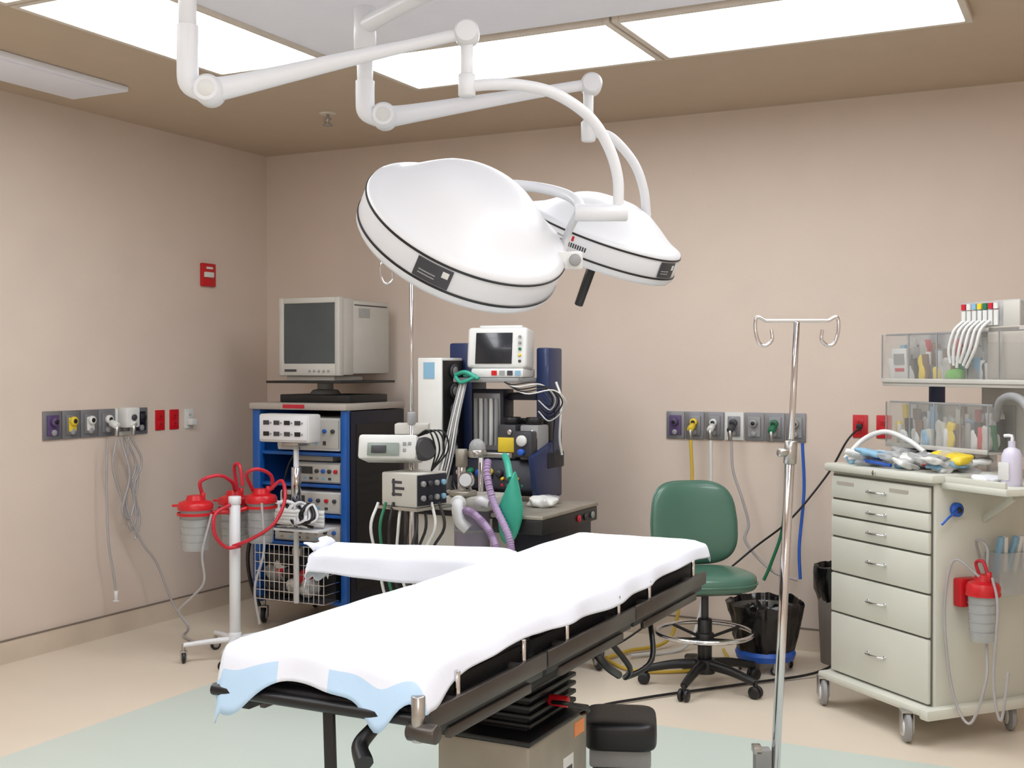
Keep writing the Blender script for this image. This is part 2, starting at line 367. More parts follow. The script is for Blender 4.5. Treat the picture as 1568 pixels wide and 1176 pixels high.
for nme, ya, yb_ in (('leg_section', -0.90, -0.33), ('seat_section', -0.31, 0.30), ('back_section', 0.32, 1.0)):
    T.bx(nme+'_frame', -0.22, 0.22, ya, yb_, 0.80, 0.865, m_blackm, 0.012)
    T.bx(nme+'_pad', -0.235, 0.235, ya+0.01, yb_-0.01, 0.865, 0.938, m_black, 0.02)
    for q in (-1, 1):
        T.bx(nme+'_rail', q*0.275-0.007, q*0.275+0.007, ya-0.04, yb_-0.03, 0.805, 0.848, m_rail, 0.003)
        T.bx(nme+'_rail_inner', q*0.242-0.014, q*0.242+0.014, ya, yb_, 0.775, 0.83, m_black, 0.004)
        T.bx(nme+'_rail_lower', q*0.255-0.008, q*0.255+0.008, ya+0.08, yb_-0.08, 0.755, 0.78, m_rail, 0.003)
        for i in range(2):
            y = ya+0.10+(yb_-ya-0.24)*i
            T.cyl(nme+'_rail_spacer', (q*0.23, y, 0.83), (q*0.275, y, 0.83), 0.012, m_steel)
            T.cyl(nme+'_rail_post', (q*0.268, y, 0.81), (q*0.268, y, 0.90), 0.007, m_chrome)
T.tube('end_bar', [(-0.285, -0.955, 0.83), (0.285, -0.955, 0.83)], 0.014, m_black, 1)
T.bx('end_plate', -0.23, 0.23, -0.945, -0.9, 0.81, 0.85, m_blackm, 0.006)
T.cyl('corner_post', (0.268, -0.965, 0.79), (0.268, -0.965, 0.885), 0.015, m_steel)
T.cyl('corner_knob', (0.245, -0.965, 0.81), (0.315, -0.965, 0.81), 0.02, m_rail)
T.tube('lift_lever', [(0.13, -0.85, 0.82), (0.13, -0.92, 0.79), (0.12, -0.96, 0.76), (0.15, -0.99, 0.735)], lambda t: 0.012+0.009*t, m_black)
T.box('hanging_strap', (0.03, -0.94, 0.67), (0.028, 0.012, 0.34), m_black, 0.003, (0.05, 0, 0))
T.tube('under_cable', [(0.2, 0.2, 0.78), (0.25, 0.3, 0.66), (0.2, 0.40, 0.60), (0.25, 0.5, 0.64), (0.2, 0.6, 0.78)], 0.009, m_black)
T.tube('crank_handle', [(0.23, 0.05, 0.77), (0.27, 0.06, 0.72), (0.27, 0.16, 0.67)], 0.012, m_black)
T.cyl('hand_knob', (0.12, 0.0, 0.62), (0.18, 0.0, 0.62), 0.016, m_red)
T.tube('hand_control_cord', [(0.14, -0.02, 0.62), (0.2, -0.05, 0.63), (0.22, 0.05, 0.59), (0.17, 0.12, 0.555)], 0.006, m_black)
hs = lambda y, q: 0.052+0.010*math.sin(y*5+q)+(0.035*math.exp(-((y+0.92)/0.10)**2))
hn = lambda x: 0.072+0.010*math.sin(x*14)+0.085*math.exp(-((x+0.23)/0.09)**2)+0.065*math.exp(-((x-0.17)/0.045)**2)
hf = lambda x: 0.05
drape(T, 'drape_sheet', 0.50, -0.94, 1.04, 0.955, hs, hn, hf)
am = Matrix.Translation((-0.245, 0.46, 0)) @ Matrix.Rotation(math.radians(103), 4, 'Z')
T.put('arm_board_pad', bm_box((0.15, 0.62, 0.05), 0.015), m_black, am @ Matrix.Translation((0, 0.31, 0.915)))
T.put('arm_board_plate', bm_box((0.10, 0.60, 0.015), 0.004), m_steel, am @ Matrix.Translation((0, 0.26, 0.882)))
drape(T, 'arm_board_drape', 0.19, 0.0, 0.665, 0.957, lambda y, q: 0.075+0.015*math.sin(y*6), lambda x: 0.01, lambda x: 0.11+0.015*math.sin(x*30), am, 7, False)
bm = bmesh.new(); G = []
for i in range(25):
    t = i/24; x = -0.10+0.20*t; row = []
    for j in range(5):
        u = j/4; row.append(bm.verts.new((x*(1+0.12*u), 0.655+0.03*u+0.008*math.sin(t*22)*u, 0.945+0.026*math.sin(u*PI/2)*(0.75+0.25*math.sin(t*9+1)))))
    G.append(row)
for i in range(24):
    for j in range(4): bm.faces.new((G[i][j], G[i+1][j], G[i+1][j+1], G[i][j+1]))
rf = T.put('arm_drape_ruffle', bm, m_sheet, am, sharp=180); rf.modifiers.new('t', 'SOLIDIFY').thickness = 0.003
T.e.scale = (1, 1, 1.015)

st = Obj('step_stool', W(0.36, 3.92, 0), TH-0.1)
st.bx('body', -0.09, 0.09, -0.09, 0.09, 0.02, 0.34, m_dark, 0.015)
st.pad('cushion_top', (0, 0, 0.385), (0.12, 0.13, 0.05), m_black, 0.35, 0.35)
st.bx('skirt', -0.10, 0.10, -0.10, 0.10, 0.28, 0.34, m_grey, 0.01)
for i, (x, y) in enumerate([(-0.07, -0.07), (0.07, -0.07), (-0.07, 0.07), (0.07, 0.07)]): st.cyl('foot_%d' % i, (x, y, 0), (x, y, 0.03), 0.02, m_black)

# ------------------------------------------------------------------ VIDEO CART
VC = Obj('video_equipment_cart', (-4.36, 6.12, 0))
hx, hy = 0.35, 0.32
for q in (-1, 1):
    VC.bx('side_panel', q*hx-0.02 if q > 0 else -hx, hx if q > 0 else -hx+0.02, -hy+0.03, hy, 0.14, 1.32, m_navyd if q > 0 else m_blue, 0.003)
    VC.bx('front_post', q*hx-0.045 if q > 0 else -hx, hx if q > 0 else -hx+0.06, -hy, -hy+0.05, 0.14, 1.33, m_blue, 0.008)
VC.bx('side_grille', hx, hx+0.004, -hy+0.1, hy-0.06, 0.25, 1.24, m_black, 0)
for i in range(16): VC.bx('side_grille_slot_%d' % i, hx+0.003, hx+0.006, -hy+0.12, hy-0.08, 0.29+i*0.058, 0.30+i*0.058, m_navyd, 0)
VC.bx('back_panel', -hx+0.02, hx-0.02, hy-0.02, hy, 0.14, 1.32, m_navyd, 0)
VC.bx('top_board', -hx-0.01, hx+0.01, -hy-0.02, hy, 1.325, 1.365, m_wood, 0.008)
VC.bx('top_label', -0.10, 0.06, -hy-0.022, -hy-0.02, 1.335, 1.358, m_redt, 0)
for i, z in enumerate((0.16, 0.50, 0.68, 0.86, 1.05)):
    VC.bx('shelf_%d' % i, -hx+0.02, hx-0.02, -hy+0.02, hy-0.02, z, z+0.02, m_blue, 0.003)
def device(o, n, x0, x1, y0, y1, z0, z1, mat, kind=0):
    o.bx(n+'_case', x0, x1, y0, y1, z0, z1, mat, 0.008)
    w = x1-x0; h = z1-z0
    o.bx(n+'_bezel', x0+0.01*w, x1-0.01*w, y0-0.006, y0, z0+0.08*h, z1-0.08*h, m_beige, 0.002)
    o.bx(n+'_display', x0+0.08*w, x0+0.42*w, y0-0.009, y0-0.005, z0+0.45*h, z0+0.8*h, m_lcd, 0)
    for i in range(4):
        o.cyl(n+'_knob_%d' % i, (x0+w*(0.52+0.13*i), y0-0.005, z0+0.6*h), (x0+w*(0.52+0.13*i), y0-0.022, z0+0.6*h), 0.012, [m_red, m_dark, m_bluep, m_dark][(i+kind) % 4], seg=16)
    for i in range(6):
        o.bx(n+'_button_%d' % i, x0+w*(0.1+0.13*i), x0+w*(0.1+0.13*i)+0.02, y0-0.01, y0-0.005, z0+0.18*h, z0+0.3*h, [m_grey, m_lblue, m_dark][i % 3], 0)
device(VC, 'light_source', -0.18, 0.28, -0.29, 0.2, 1.08, 1.28, m_wplas)
device(VC, 'camera_box', -0.06, 0.29, -0.29, 0.2, 0.885, 1.01, m_grey, 1)
device(VC, 'insufflator', -0.16, 0.29, -0.29, 0.2, 0.705, 0.835, m_wplas, 2)
device(VC, 'printer', -0.2, 0.29, -0.29, 0.2, 0.525, 0.64, m_grey, 3)
VC.bx('camera_top_box', -0.08, 0.2, -0.25, 0.1, 1.015, 1.045, m_beige, 0.004)
VC.bx('drawer_box', -0.27, 0.25, -0.29, 0.2, 0.185, 0.46, m_blackm, 0.01)
for i in range(7):
    z = 0.2+i*0.055
    VC.tube('basket_wire_h%d' % i, [(-0.20, -0.33, z), (-0.20, -0.48, z), (0.30, -0.48, z), (0.30, -0.33, z)], 0.003, m_chrome, 1, 6)
for i in range(15):
    x = -0.20+i*0.0357
    VC.tube('basket_wire_v%d' % i, [(x, -0.48, 0.2), (x, -0.48, 0.53)], 0.003, m_chrome, 1, 6)
VC.bx('basket_floor', -0.20, 0.30, -0.48, -0.33, 0.195, 0.205, m_dark, 0)
for i in range(22):
    x = random.uniform(-0.15, 0.25); z = random.uniform(0.24, 0.44)
    VC.pad('basket_item_%d' % i, (x, -0.405, z), (0.045, 0.035, 0.04), random.choice([m_black, m_dark, m_red, m_wplas, m_clear2, m_black, m_blackm, m_black]), 0.8, 0.8, rot=(random.random(), random.random(), 0))
px = 0.12
VC.cyl('controller_post', (px, -0.50, 0.2), (px, -0.50, 1.15), 0.016, m_white)
VC.cyl('controller_post_sleeve', (px, -0.50, 0.78), (px, -0.50, 1.0), 0.030, m_chrome)
VC.box('controller_post_clamp', (px, -0.48, 0.5), (0.06, 0.05, 0.05), m_steel, 0.006)
cx = px-0.03
VC.bx('controller_bracket', px-0.06, px+0.06, -0.56, -0.47, 1.125, 1.145, m_steel, 0.004)
VC.bx('controller_case', cx-0.18, cx+0.18, -0.58, -0.46, 1.145, 1.31, m_wplas, 0.012)
VC.bx('controller_face', cx-0.17, cx+0.17, -0.586, -0.58, 1.16, 1.295, m_white, 0.002)
for r_ in range(2):
    for c_ in range(4):
        VC.bx('controller_led_%d%d' % (r_, c_), cx-0.14+c_*0.075, cx-0.10+c_*0.075, -0.59, -0.585, 1.183+r_*0.065, 1.208+r_*0.065, m_dark if (r_+c_) % 3 else m_black, 0)
        VC.cyl('controller_key_%d%d' % (r_, c_), (cx-0.088+c_*0.075, -0.585, 1.195+r_*0.065), (cx-0.088+c_*0.075, -0.592, 1.195+r_*0.065), 0.006, m_grey, seg=10)
VC.box('controller_tray', (px-0.01, -0.50, 0.64), (0.46, 0.18, 0.015), m_white, 0.004)
for i in range(11):
    j = 0.036*i
    VC.tube('cuff_hose_%d' % i, [(px-0.24+j, -0.56, 0.66), (px-0.25+j*1.1, -0.60, 0.74+0.025*(i % 3)), (px-0.12+j*0.8, -0.56, 0.79), (px+j*0.6-0.02, -0.60, 0.70), (px+0.18-j, -0.58, 0.665)], 0.012 if i % 2 else 0.008, m_white if i % 3 else m_black)
for i in range(4): VC.tube('coiled_white_%d' % i, [(px-0.22, -0.5, 0.67+i*0.022), (px, -0.60, 0.69+i*0.02), (px+0.2, -0.5, 0.67+i*0.022)], 0.018, m_wplas)
for i, (x, y) in enumerate([(-0.3, -0.27), (0.3, -0.27), (-0.3, 0.26), (0.3, 0.26)]): VC.caster(i, x, y, 0.05, 0.028, 0.4, top=0.15)
VC.tube('cart_cable', [(-0.3, -0.33, 0.7), (-0.32, -0.4, 0.45), (-0.31, -0.38, 0.25), (-0.28, -0.34, 0.12)], 0.012, m_black)
VC.tube('device_cord', [(0.0, -0.31, 1.1), (-0.05, -0.36, 0.98), (-0.1, -0.34, 0.8), (-0.05, -0.33, 0.75)], 0.006, m_black)

CM = Obj('crt_monitor', (-4.39, 6.12, 1.365))
CM.bx('vcr_base', -0.20, 0.32, -0.2, 0.22, 0, 0.05, m_black, 0.006)
CM.lathe('swivel', [(0, 0.05), (0.1, 0.05), (0.08, 0.075), (0.05, 0.08), (0.05, 0.12)], m_grey)
CM.bx('tray', -0.26, 0.30, -0.26, 0.34, 0.12, 0.135, m_black, 0.003)
CM.bx('foot_front', -0.18, 0.18, -0.16, 0.15, 0.135, 0.165, m_beige, 0.005)
x0, x1, y0, y1, z0, z1 = -0.215, 0.238, -0.19, 0.38, 0.165, 0.645
CM.bx('bezel_left', x0, x0+0.035, y0, y0+0.05, z0, z1, m_beige, 0.006); CM.bx('bezel_right', x1-0.035, x1, y0, y0+0.05, z0, z1, m_beige, 0.006)
CM.bx('bezel_top', x0+0.03, x1-0.03, y0, y0+0.05, z1-0.035, z1, m_beige, 0.006); CM.bx('bezel_bottom', x0+0.03, x1-0.03, y0, y0+0.05, z0, z0+0.075, m_beige, 0.006)
CM.put('screen', bm_pad(0.205, 0.03, 0.20, 0.2, 0.2), m_screen, Matrix.Translation(((x0+x1)/2, y0+0.035, (z0+z1)/2+0.02)), sharp=80)
CM.bx('case_front', x0+0.003, x1-0.003, y0+0.03, y0+0.16, z0+0.003, z1-0.003, m_beige, 0.01)
CM.bx('case_back', x0+0.008, x1-0.006, y0+0.14, y1, z0+0.01, z1-0.012, m_beige, 0.012)
for i in range(8): CM.bx('vent_slot_%d' % i, x1-0.007, x1-0.004, y0+0.22+i*0.016, y0+0.227+i*0.016, z1-0.12, z1-0.06, m_grey, 0)
CM.bx('side_vent_line', x1-0.007, x1-0.004, y0+0.17, y1-0.03, z1-0.045, z1-0.038, m_dark, 0)
for i in range(5): CM.cyl('control_%d' % i, (0.02+0.035*i, y0, z0+0.03), (0.02+0.035*i, y0-0.006, z0+0.03), 0.008, m_grey, seg=12)
CM.bx('brand_strip', -0.17, -0.08, y0-0.002, y0, z0+0.025, z0+0.04, m_dark, 0)

# ------------------------------------------------------------------ ANAESTHESIA MACHINE
A = Obj('anesthesia_machine', (-2.95, 5.6, 0))
A.bx('base', -0.46, 0.48, -0.35, 0.45, 0.12, 0.2, m_navyd, 0.02)
for i, (x, y) in enumerate([(-0.4, -0.28), (0.42, -0.28), (-0.4, 0.38), (0.58, 0.12)]): A.caster(i, x, y, 0.06, 0.035, 0.7, top=0.16)
A.bx('caster_outrigger', 0.46, 0.62, 0.08, 0.16, 0.13, 0.18, m_navyd, 0.01)
A.bx('cabinet', -0.42, 0.4, -0.1, 0.45, 0.2, 0.83, m_navyd, 0.01)
for i in range(3): A.bx('drawer_%d' % i, -0.38, 0.2, -0.112, -0.1, 0.24+i*0.19, 0.41+i*0.19, m_beige, 0.006)
A.bx('worktop', -0.44, 0.24, -0.2, 0.28, 0.83, 0.865, m_steelb, 0.006)
A.bx('worktop_right', 0.245, 0.53, -0.46, 0.24, 0.845, 0.865, m_steelb, 0.006)
A.bx('worktop_right_edge', 0.25, 0.525, -0.455, 0.235, 0.77, 0.845, m_black, 0.008)
for i in range(3): A.cyl('worktop_gauge_%d' % i, (0.525, -0.02+i*0.09, 0.805), (0.535, -0.02+i*0.09, 0.805), 0.018, [m_redt, m_dark, m_grey][i])
A.bx('column_left', -0.42, -0.27, 0.3, 0.48, 0.86, 1.72, m_navy, 0.012)
A.bx('column_right', 0.13, 0.21, 0.30, 0.48, 0.86, 1.69, m_navy, 0.012)
A.put('column_right_fin', bm_box((0.03, 0.3, 0.30), 0.01), m_navy, Matrix.Translation((0.23, 0.20, 1.0)) @ Matrix.Rotation(0.25, 4, 'X'))
A.bx('gas_box', -0.48, -0.325, 0.05, 0.29, 0.9, 1.635, m_wplas, 0.008)
A.bx('gas_box_side', -0.327, -0.318, 0.06, 0.28, 0.98, 1.62, m_black, 0)
for i in range(5): A.cyl('gauge_%d' % i, (-0.32, 0.17, 1.56-i*0.11), (-0.305, 0.17, 1.56-i*0.11), 0.042, m_dark); A.cyl('gauge_face_%d' % i, (-0.306, 0.17, 1.56-i*0.11), (-0.303, 0.17, 1.56-i*0.11), 0.025, m_grey)
A.bx('gas_box_sticker', -0.44, -0.37, 0.047, 0.05, 1.52, 1.61, m_lblue, 0)
A.bx('top_shelf', -0.27, 0.13, 0.08, 0.46, 1.50, 1.525, m_grey, 0.005)
A.bx('mid_shelf_front', -0.27, 0.13, 0.3, 0.46, 1.40, 1.44, m_navyd, 0.006)
A.bx('flowmeter_panel', -0.22, -0.05, 0.22, 0.34, 1.12, 1.44, m_plate, 0.006)
A.bx('flowmeter_frame', -0.235, -0.035, 0.23, 0.36, 1.10, 1.46, m_navyd, 0.006)
for i in range(5): A.cyl('flow_tube_%d' % i, (-0.198+i*0.032, 0.212, 1.15), (-0.198+i*0.032, 0.212, 1.41), 0.012, m_wplas if i % 2 else m_clear2, seg=12)
A.bx('flowmeter_base', -0.27, 0.25, 0.2, 0.42, 1.03, 1.12, m_navyd, 0.01)
A.box('control_panel', (-0.02, 0.15, 0.98), (0.52, 0.14, 0.17), m_navyd, 0.015, (-0.35, 0, 0))
for i in range(5): A.cyl('flow_knob_%d' % i, (-0.22+i*0.06, 0.09, 1.02), (-0.22+i*0.06, 0.05, 1.005), 0.018, [m_wplas, m_grn, m_bluep, m_yel, m_dark][i], seg=16)
for i in range(9): A.cyl('panel_light_%d' % i, (0.04+0.03*(i % 5), 0.08, 0.95+0.035*(i//5)), (0.04+0.03*(i % 5), 0.06, 0.945+0.035*(i//5)), 0.008, [m_red, m_grn, m_yel][i % 3], seg=12)
for i, x in enumerate((0.03, 0.165)):
    A.bx('vaporizer_%d' % i, x-0.055, x+0.055, 0.14, 0.28, 1.08, 1.27, m_dark if i == 0 else m_grey, 0.01)
    A.cyl('vaporizer_dial_%d' % i, (x, 0.21, 1.27), (x, 0.21, 1.31), 0.048, m_black)
    A.bx('vaporizer_label_%d' % i, x-0.05, x+0.05, 0.134, 0.14, 1.12, 1.20, m_yel if i == 0 else m_black, 0.002)
    A.cyl('vaporizer_window_%d' % i, (x+0.02, 0.14, 1.23), (x+0.02, 0.13, 1.23), 0.015, m_chrome)
A.bx('vaporizer_manifold', -0.03, 0.22, 0.28, 0.34, 1.12, 1.30, m_black, 0.01)
A.bx('suction_gauge_block', 0.11, 0.22, 0.06, 0.13, 1.10, 1.24, m_dark, 0.01)
A.cyl('suction_gauge', (0.165, 0.06, 1.19), (0.165, 0.04, 1.19), 0.03, m_wplas); A.cyl('suction_gauge_knob', (0.165, 0.06, 1.13), (0.165, 0.03, 1.13), 0.018, m_bluep)
ax, ay = 0.10, -0.38
A.cyl('absorber_canister', (ax, ay, 0.66), (ax, ay, 0.87), 0.09, m_absorb); A.cyl('absorber_base', (ax, ay, 0.63), (ax, ay, 0.67), 0.10, m_grey)
A.cyl('absorber_band', (ax, ay, 0.76), (ax, ay, 0.775), 0.092, m_grey)
A.bx('absorber_head', ax-0.12, ax+0.14, ay-0.09, ay+0.2, 0.87, 0.94, m_beige, 0.02)
A.cyl('absorber_head_ring', (ax-0.03, ay-0.04, 0.94), (ax-0.03, ay-0.04, 0.965), 0.07, m_steelb)
A.cyl('absorber_post', (ax-0.03, ay+0.15, 0.2), (ax-0.03, ay+0.15, 1.15), 0.014, m_chrome)
A.cyl('valve_cylinder', (ax-0.06, ay, 0.94), (ax-0.06, ay, 1.15), 0.022, m_chrome); A.cyl('valve_cap', (ax-0.06, ay, 1.08), (ax-0.06, ay, 1.17), 0.03, m_steelb)
A.bx('valve_crossbar', ax-0.1, ax+0.2, ay+0.02, ay+0.05, 1.13, 1.155, m_steel, 0.005)
A.cyl('valve_dome_base', (ax+0.03, ay, 1.13), (ax+0.03, ay, 1.17), 0.045, m_steel)
A.pad('valve_dome', (ax+0.03, ay, 1.18), (0.042, 0.042, 0.045), m_clear2, 1, 1)
A.lathe('pressure_gauge', [(0, 0.03), (0.036, 0.03), (0.04, 0.02), (0.04, 0), (0, 0)], m_chrome, (ax+0.0, ay-0.05, 1.02), (0.2, -1, 0.1))
A.lathe('pressure_gauge_face', [(0, 0.031), (0.032, 0.031), (0.032, 0.03)], m_white, (ax+0.0, ay-0.05, 1.02), (0.2, -1, 0.1))
A.tube('gauge_stem', [(ax, ay-0.04, 1.02), (ax, ay, 0.93)], 0.008, m_chrome, 1)
A.tube('elbow_white', [(ax-0.02, ay-0.08, 0.91), (ax+0.0, ay-0.15, 0.90), (ax+0.02, ay-0.16, 0.83), (ax+0.06, ay-0.15, 0.79)], 0.03, m_white, 6, 16)
A.tube('elbow_white_b', [(ax+0.08, ay-0.08, 0.91), (ax+0.12, ay-0.13, 0.93), (ax+0.17, ay-0.13, 0.92)], 0.024, m_white, 6, 16)
A.cyl('elbow_cuff', (ax-0.02, ay-0.1, 0.91), (ax-0.01, ay-0.13, 0.905), 0.04, m_wplas)
def corr(o, n, pts, r, mat): o.put(n, bm_tube(pts, lambda t: r*(1+0.16*math.sin(t*260)), 26, 12), mat, sharp=80)
corr(A, 'breathing_hose_0', [(ax+0.04, ay-0.15, 0.88), (ax+0.1, ay-0.17, 0.87), (ax+0.2, ay-0.2, 0.80), (ax+0.26, ay-0.22, 0.70)], 0.018, m_purp)
corr(A, 'breathing_hose_1', [(ax+0.12, ay-0.06, 1.12), (ax+0.15, ay-0.12, 1.05), (ax+0.2, ay-0.15, 0.93), (ax+0.30, ay-0.19, 0.78), (ax+0.32, ay-0.19, 0.68)], 0.018, m_purp)
A.put('breathing_bag', bm_pad(0.066, 0.045, 0.18, 1.0, 1.0, fn=lambda p: Vector((p.x*(1.15-0.9*(p.z/0.18) if p.z > 0 else 1.15)*0.85, p.y, p.z))), m_teal, Matrix.Translation((ax+0.27, ay-0.1, 0.90)) @ Matrix.Rotation(0.12, 4, 'Y'), sharp=80)
A.tube('bag_neck', [(ax+0.265, ay-0.1, 1.04), (ax+0.22, ay-0.04, 1.11), (ax+0.17, ay+0.03, 1.14)], 0.018, m_teal)
A.pad('crumpled_towel', (0.36, -0.1, 0.89), (0.07, 0.06, 0.03), m_wplas, 0.8, 0.8, fn=lambda p: p*(1+0.4*noise.noise(p*30)))
A.pad('crumpled_towel_b', (0.33, 0.04, 0.885), (0.05, 0.05, 0.025), m_grey, 0.8, 0.8, fn=lambda p: p*(1+0.4*noise.noise(p*40)))
for i in range(5):
    A.tube('wire_loop_%d' % i, [(0.0, 0.12, 1.52), (0.10+0.02*i, 0.06, 1.49-0.012*i), (0.22+0.025*i, 0.12, 1.50-0.01*i), (0.27+0.022*i, 0.2, 1.43-0.012*i), (0.24, 0.25, 1.37-0.02*i), (0.16, 0.27, 1.42-0.02*i)], 0.004, m_wplas if i in (1, 4) else m_black)
A.tube('wire_long', [(0.2, 0.25, 1.45), (0.27, 0.24, 1.35), (0.25, 0.27, 1.2), (0.27, 0.25, 1.08)], 0.004, m_black)
for i in range(5):
    A.tube('white_lead_%d' % i, [(-0.22+0.01*i, 0.07, 1.5), (-0.25+0.012*i, 0.02, 1.3), (-0.28+0.016*i, -0.02, 1.1), (-0.33+0.016*i, -0.04, 0.88)], 0.005, m_wplas if i % 2 else m_grey)
A.tube('teal_tubing', [(-0.25, 0.07, 1.53), (-0.2, 0.05, 1.50), (-0.12, 0.06, 1.535), (-0.2, 0.08, 1.54)], 0.01, m_teal)
A.tube('teal_tubing_b', [(-0.26, 0.09, 1.54), (-0.18, 0.06, 1.555), (-0.1, 0.06, 1.52)], 0.012, m_teal)
A.tube('side_strap', [(0.23, 0.35, 1.5), (0.27, 0.33, 1.4), (0.26, 0.33, 1.2), (0.27, 0.34, 1.1)], 0.007, m_wplas)
for i in range(4): A.tube('black_hose_%d' % i, [(-0.3+0.08*i, 0.05, 0.95), (-0.28+0.09*i, -0.05, 0.98-0.02*i), (-0.22+0.07*i, -0.08, 0.9), (-0.2+0.05*i, 0.0, 0.875)], 0.007, m_black)
PM = Obj('patient_monitor', (-2.985, 5.80, 1.526), 0.15)
PM.bx('base_module', -0.14, 0.16, -0.1, 0.12, 0, 0.05, m_wplas, 0.01)
for i in range(4): PM.bx('port_%d' % i, -0.02+0.045*i, 0.01+0.045*i, -0.104, -0.1, 0.012, 0.038, [m_red, m_grey, m_dark, m_lblue][i], 0)
PM.box('housing', (0, 0, 0.155), (0.345, 0.15, 0.225), m_wplas, 0.02, (-0.12, 0, 0), 3)
PM.box('screen', (-0.015, -0.077, 0.16), (0.21, 0.006, 0.17), m_lcd, 0.002, (-0.12, 0, 0))
PM.box('handle_top', (0, 0.02, 0.275), (0.25, 0.05, 0.02), m_wplas, 0.008, (-0.12, 0, 0))
for i in range(5): PM.cyl('key_%d' % i, (0.135, -0.075, 0.09+i*0.033), (0.135, -0.090, 0.09+i*0.033), 0.008, [m_dark, m_yel, m_grn, m_grey, m_grey][i], seg=12)

# ------------------------------------------------------------------ IV POLE WITH PUMPS
def pole_base(o, n, R, hub_z, mat, rot=0.2, wr=0.03):
    o.cyl('base_hub', (0, 0, hub_z-0.03), (0, 0, hub_z+0.05), 0.035, mat)
    for i in range(n):
        a = rot+2*PI*i/n; x, y = R*math.cos(a), R*math.sin(a)
        o.tube('base_leg_%d' % i, [(0, 0, hub_z+0.01), (x*0.5, y*0.5, hub_z+0.005), (x, y, hub_z-0.005)], lambda t: 0.018-0.005*t, mat)
        o.caster(i, x, y, wr, 0.02, a, top=hub_z)
def iv_hooks(o, z, span, mat, ang=0, ox=0.0):
    c_, s_ = math.cos(ang), math.sin(ang)
    o.tube('hook_bar', [(-span*c_+ox, -span*s_, z), (span*c_+ox, span*s_, z)], 0.006, mat, 1)
    for q in (-1, 1):
        pts = [(0.0, 0), (0.03, 0.012), (0.035, -0.03), (0.022, -0.075), (-0.0, -0.085), (-0.022, -0.065), (-0.02, -0.03)]
        o.tube('hook_%d' % (q+1), [((q*span+q*a)*c_+ox, (q*span+q*a)*s_, z+b_) for a, b_ in pts], 0.006, mat)
P1 = Obj('iv_pole', W(-0.475, 5.6, 0), TH)
pole_base(P1, 5, 0.27, 0.09, m_steel)
P1.cyl('lower_tube', (0, 0, 0.1), (0, 0, 1.33), 0.0125, m_chrome); P1.cyl('upper_tube', (0, 0, 1.3), (0, 0, 2.07), 0.010, m_chrome); P1.cyl('height_clamp', (0, 0, 1.31), (0, 0, 1.37), 0.02, m_grey)
iv_hooks(P1, 2.06, 0.11, m_chrome, 0.1)
P1.box('pump_case', (-0.09, -0.06, 1.20), (0.28, 0.16, 0.115), m_wplas, 0.015, (-0.2, 0, -0.15))
P1.box('pump_screen', (-0.12, -0.143, 1.205), (0.15, 0.006, 0.06), m_lcdg, 0.002, (-0.2, 0, -0.15))
P1.box('pump_screen_dark', (-0.14, -0.146, 1.205), (0.07, 0.006, 0.035), m_dark, 0.002, (-0.2, 0, -0.15))
for i in range(6): P1.box('pump_key_%d' % i, (-0.02+0.024*(i % 2), -0.152+0.003*(i % 2), 1.17+0.03*(i//2)), (0.016, 0.006, 0.016), m_grey, 0.001, (-0.2, 0, -0.15))
P1.box('pump_clamp', (0.0, -0.01, 1.2), (0.05, 0.08, 0.06), m_dark, 0.005)
P1.lathe('pump_dial', [(0, 0.05), (0.045, 0.05), (0.055, 0.03), (0.055, 0), (0, 0)], m_dark, (0.06, -0.10, 1.2), (0.6, -1, 0.2))
P1.box('printer_top', (0.0, 0.05, 1.29), (0.16, 0.12, 0.05), m_beige, 0.006)
E = Matrix.Translation((0.02, -0.09, 1.02)) @ Matrix.Rotation(-0.65, 4, 'Z')
def ep(n, c, sz, mat, bev=0.0): P1.put(n, bm_box(sz, bev), mat, E @ Matrix.Translation(c))
ep('esu_case', (0, 0, 0), (0.215, 0.215, 0.155), m_beige, 0.008)
for i in range(3): ep('esu_label_%d' % i, (-0.01+0.015*(i % 2), -0.109, 0.035-0.028*i), (0.06, 0.003, 0.012), m_dark)
ep('esu_label_v', (-0.03, -0.109, 0.01), (0.012, 0.004, 0.08), m_dark)
ep('esu_panel', (0.109, 0, 0), (0.005, 0.20, 0.14), m_navyd, 0.001)
for i in range(8):
    p = E @ Vector((0.11, -0.07+0.047*(i % 4), -0.035+0.065*(i//4))); q = E @ Vector((0.127, -0.07+0.047*(i % 4), -0.035+0.065*(i//4)))
    P1.cyl('esu_knob_%d' % i, p, q, 0.013, [m_grey, m_dark, m_grey, m_lblue][i % 4], seg=14)
ep('esu_shelf', (0, 0, -0.085), (0.25, 0.25, 0.014), m_steel, 0.003)
for i in range(9):
    P1.tube('lead_%d' % i, [(-0.14+0.035*i, -0.16, 0.96), (-0.17+0.042*i, -0.2, 0.85), (-0.14+0.03*i, -0.16, 0.68), (-0.10+0.04*i, -0.14, 0.5-0.02*i), (0.0, -0.1, 0.40)], 0.007, [m_wplas, m_grn, m_black, m_wplas, m_black, m_dark, m_black, m_wplas, m_black][i])
for i in range(4): P1.tube('pump_line_%d' % i, [(0.03, -0.1, 1.26), (0.09+0.02*i, -0.14, 1.29), (0.12+0.02*i, -0.12, 1.2), (0.10, -0.1, 1.1)], 0.004, m_black)
P2 = Obj('iv_pole', W(0.895, 4.05, 0), TH)
lean = 0.045
def lp(z): return (lean*z, 0, z)
pole_base(P2, 4, 0.20, 0.10, m_steel, 0.9)
P2.cyl('lower_tube', lp(0.1), lp(1.31), 0.0160, m_chrome); P2.cyl('upper_tube', lp(1.28), lp(1.735), 0.0105, m_chrome)
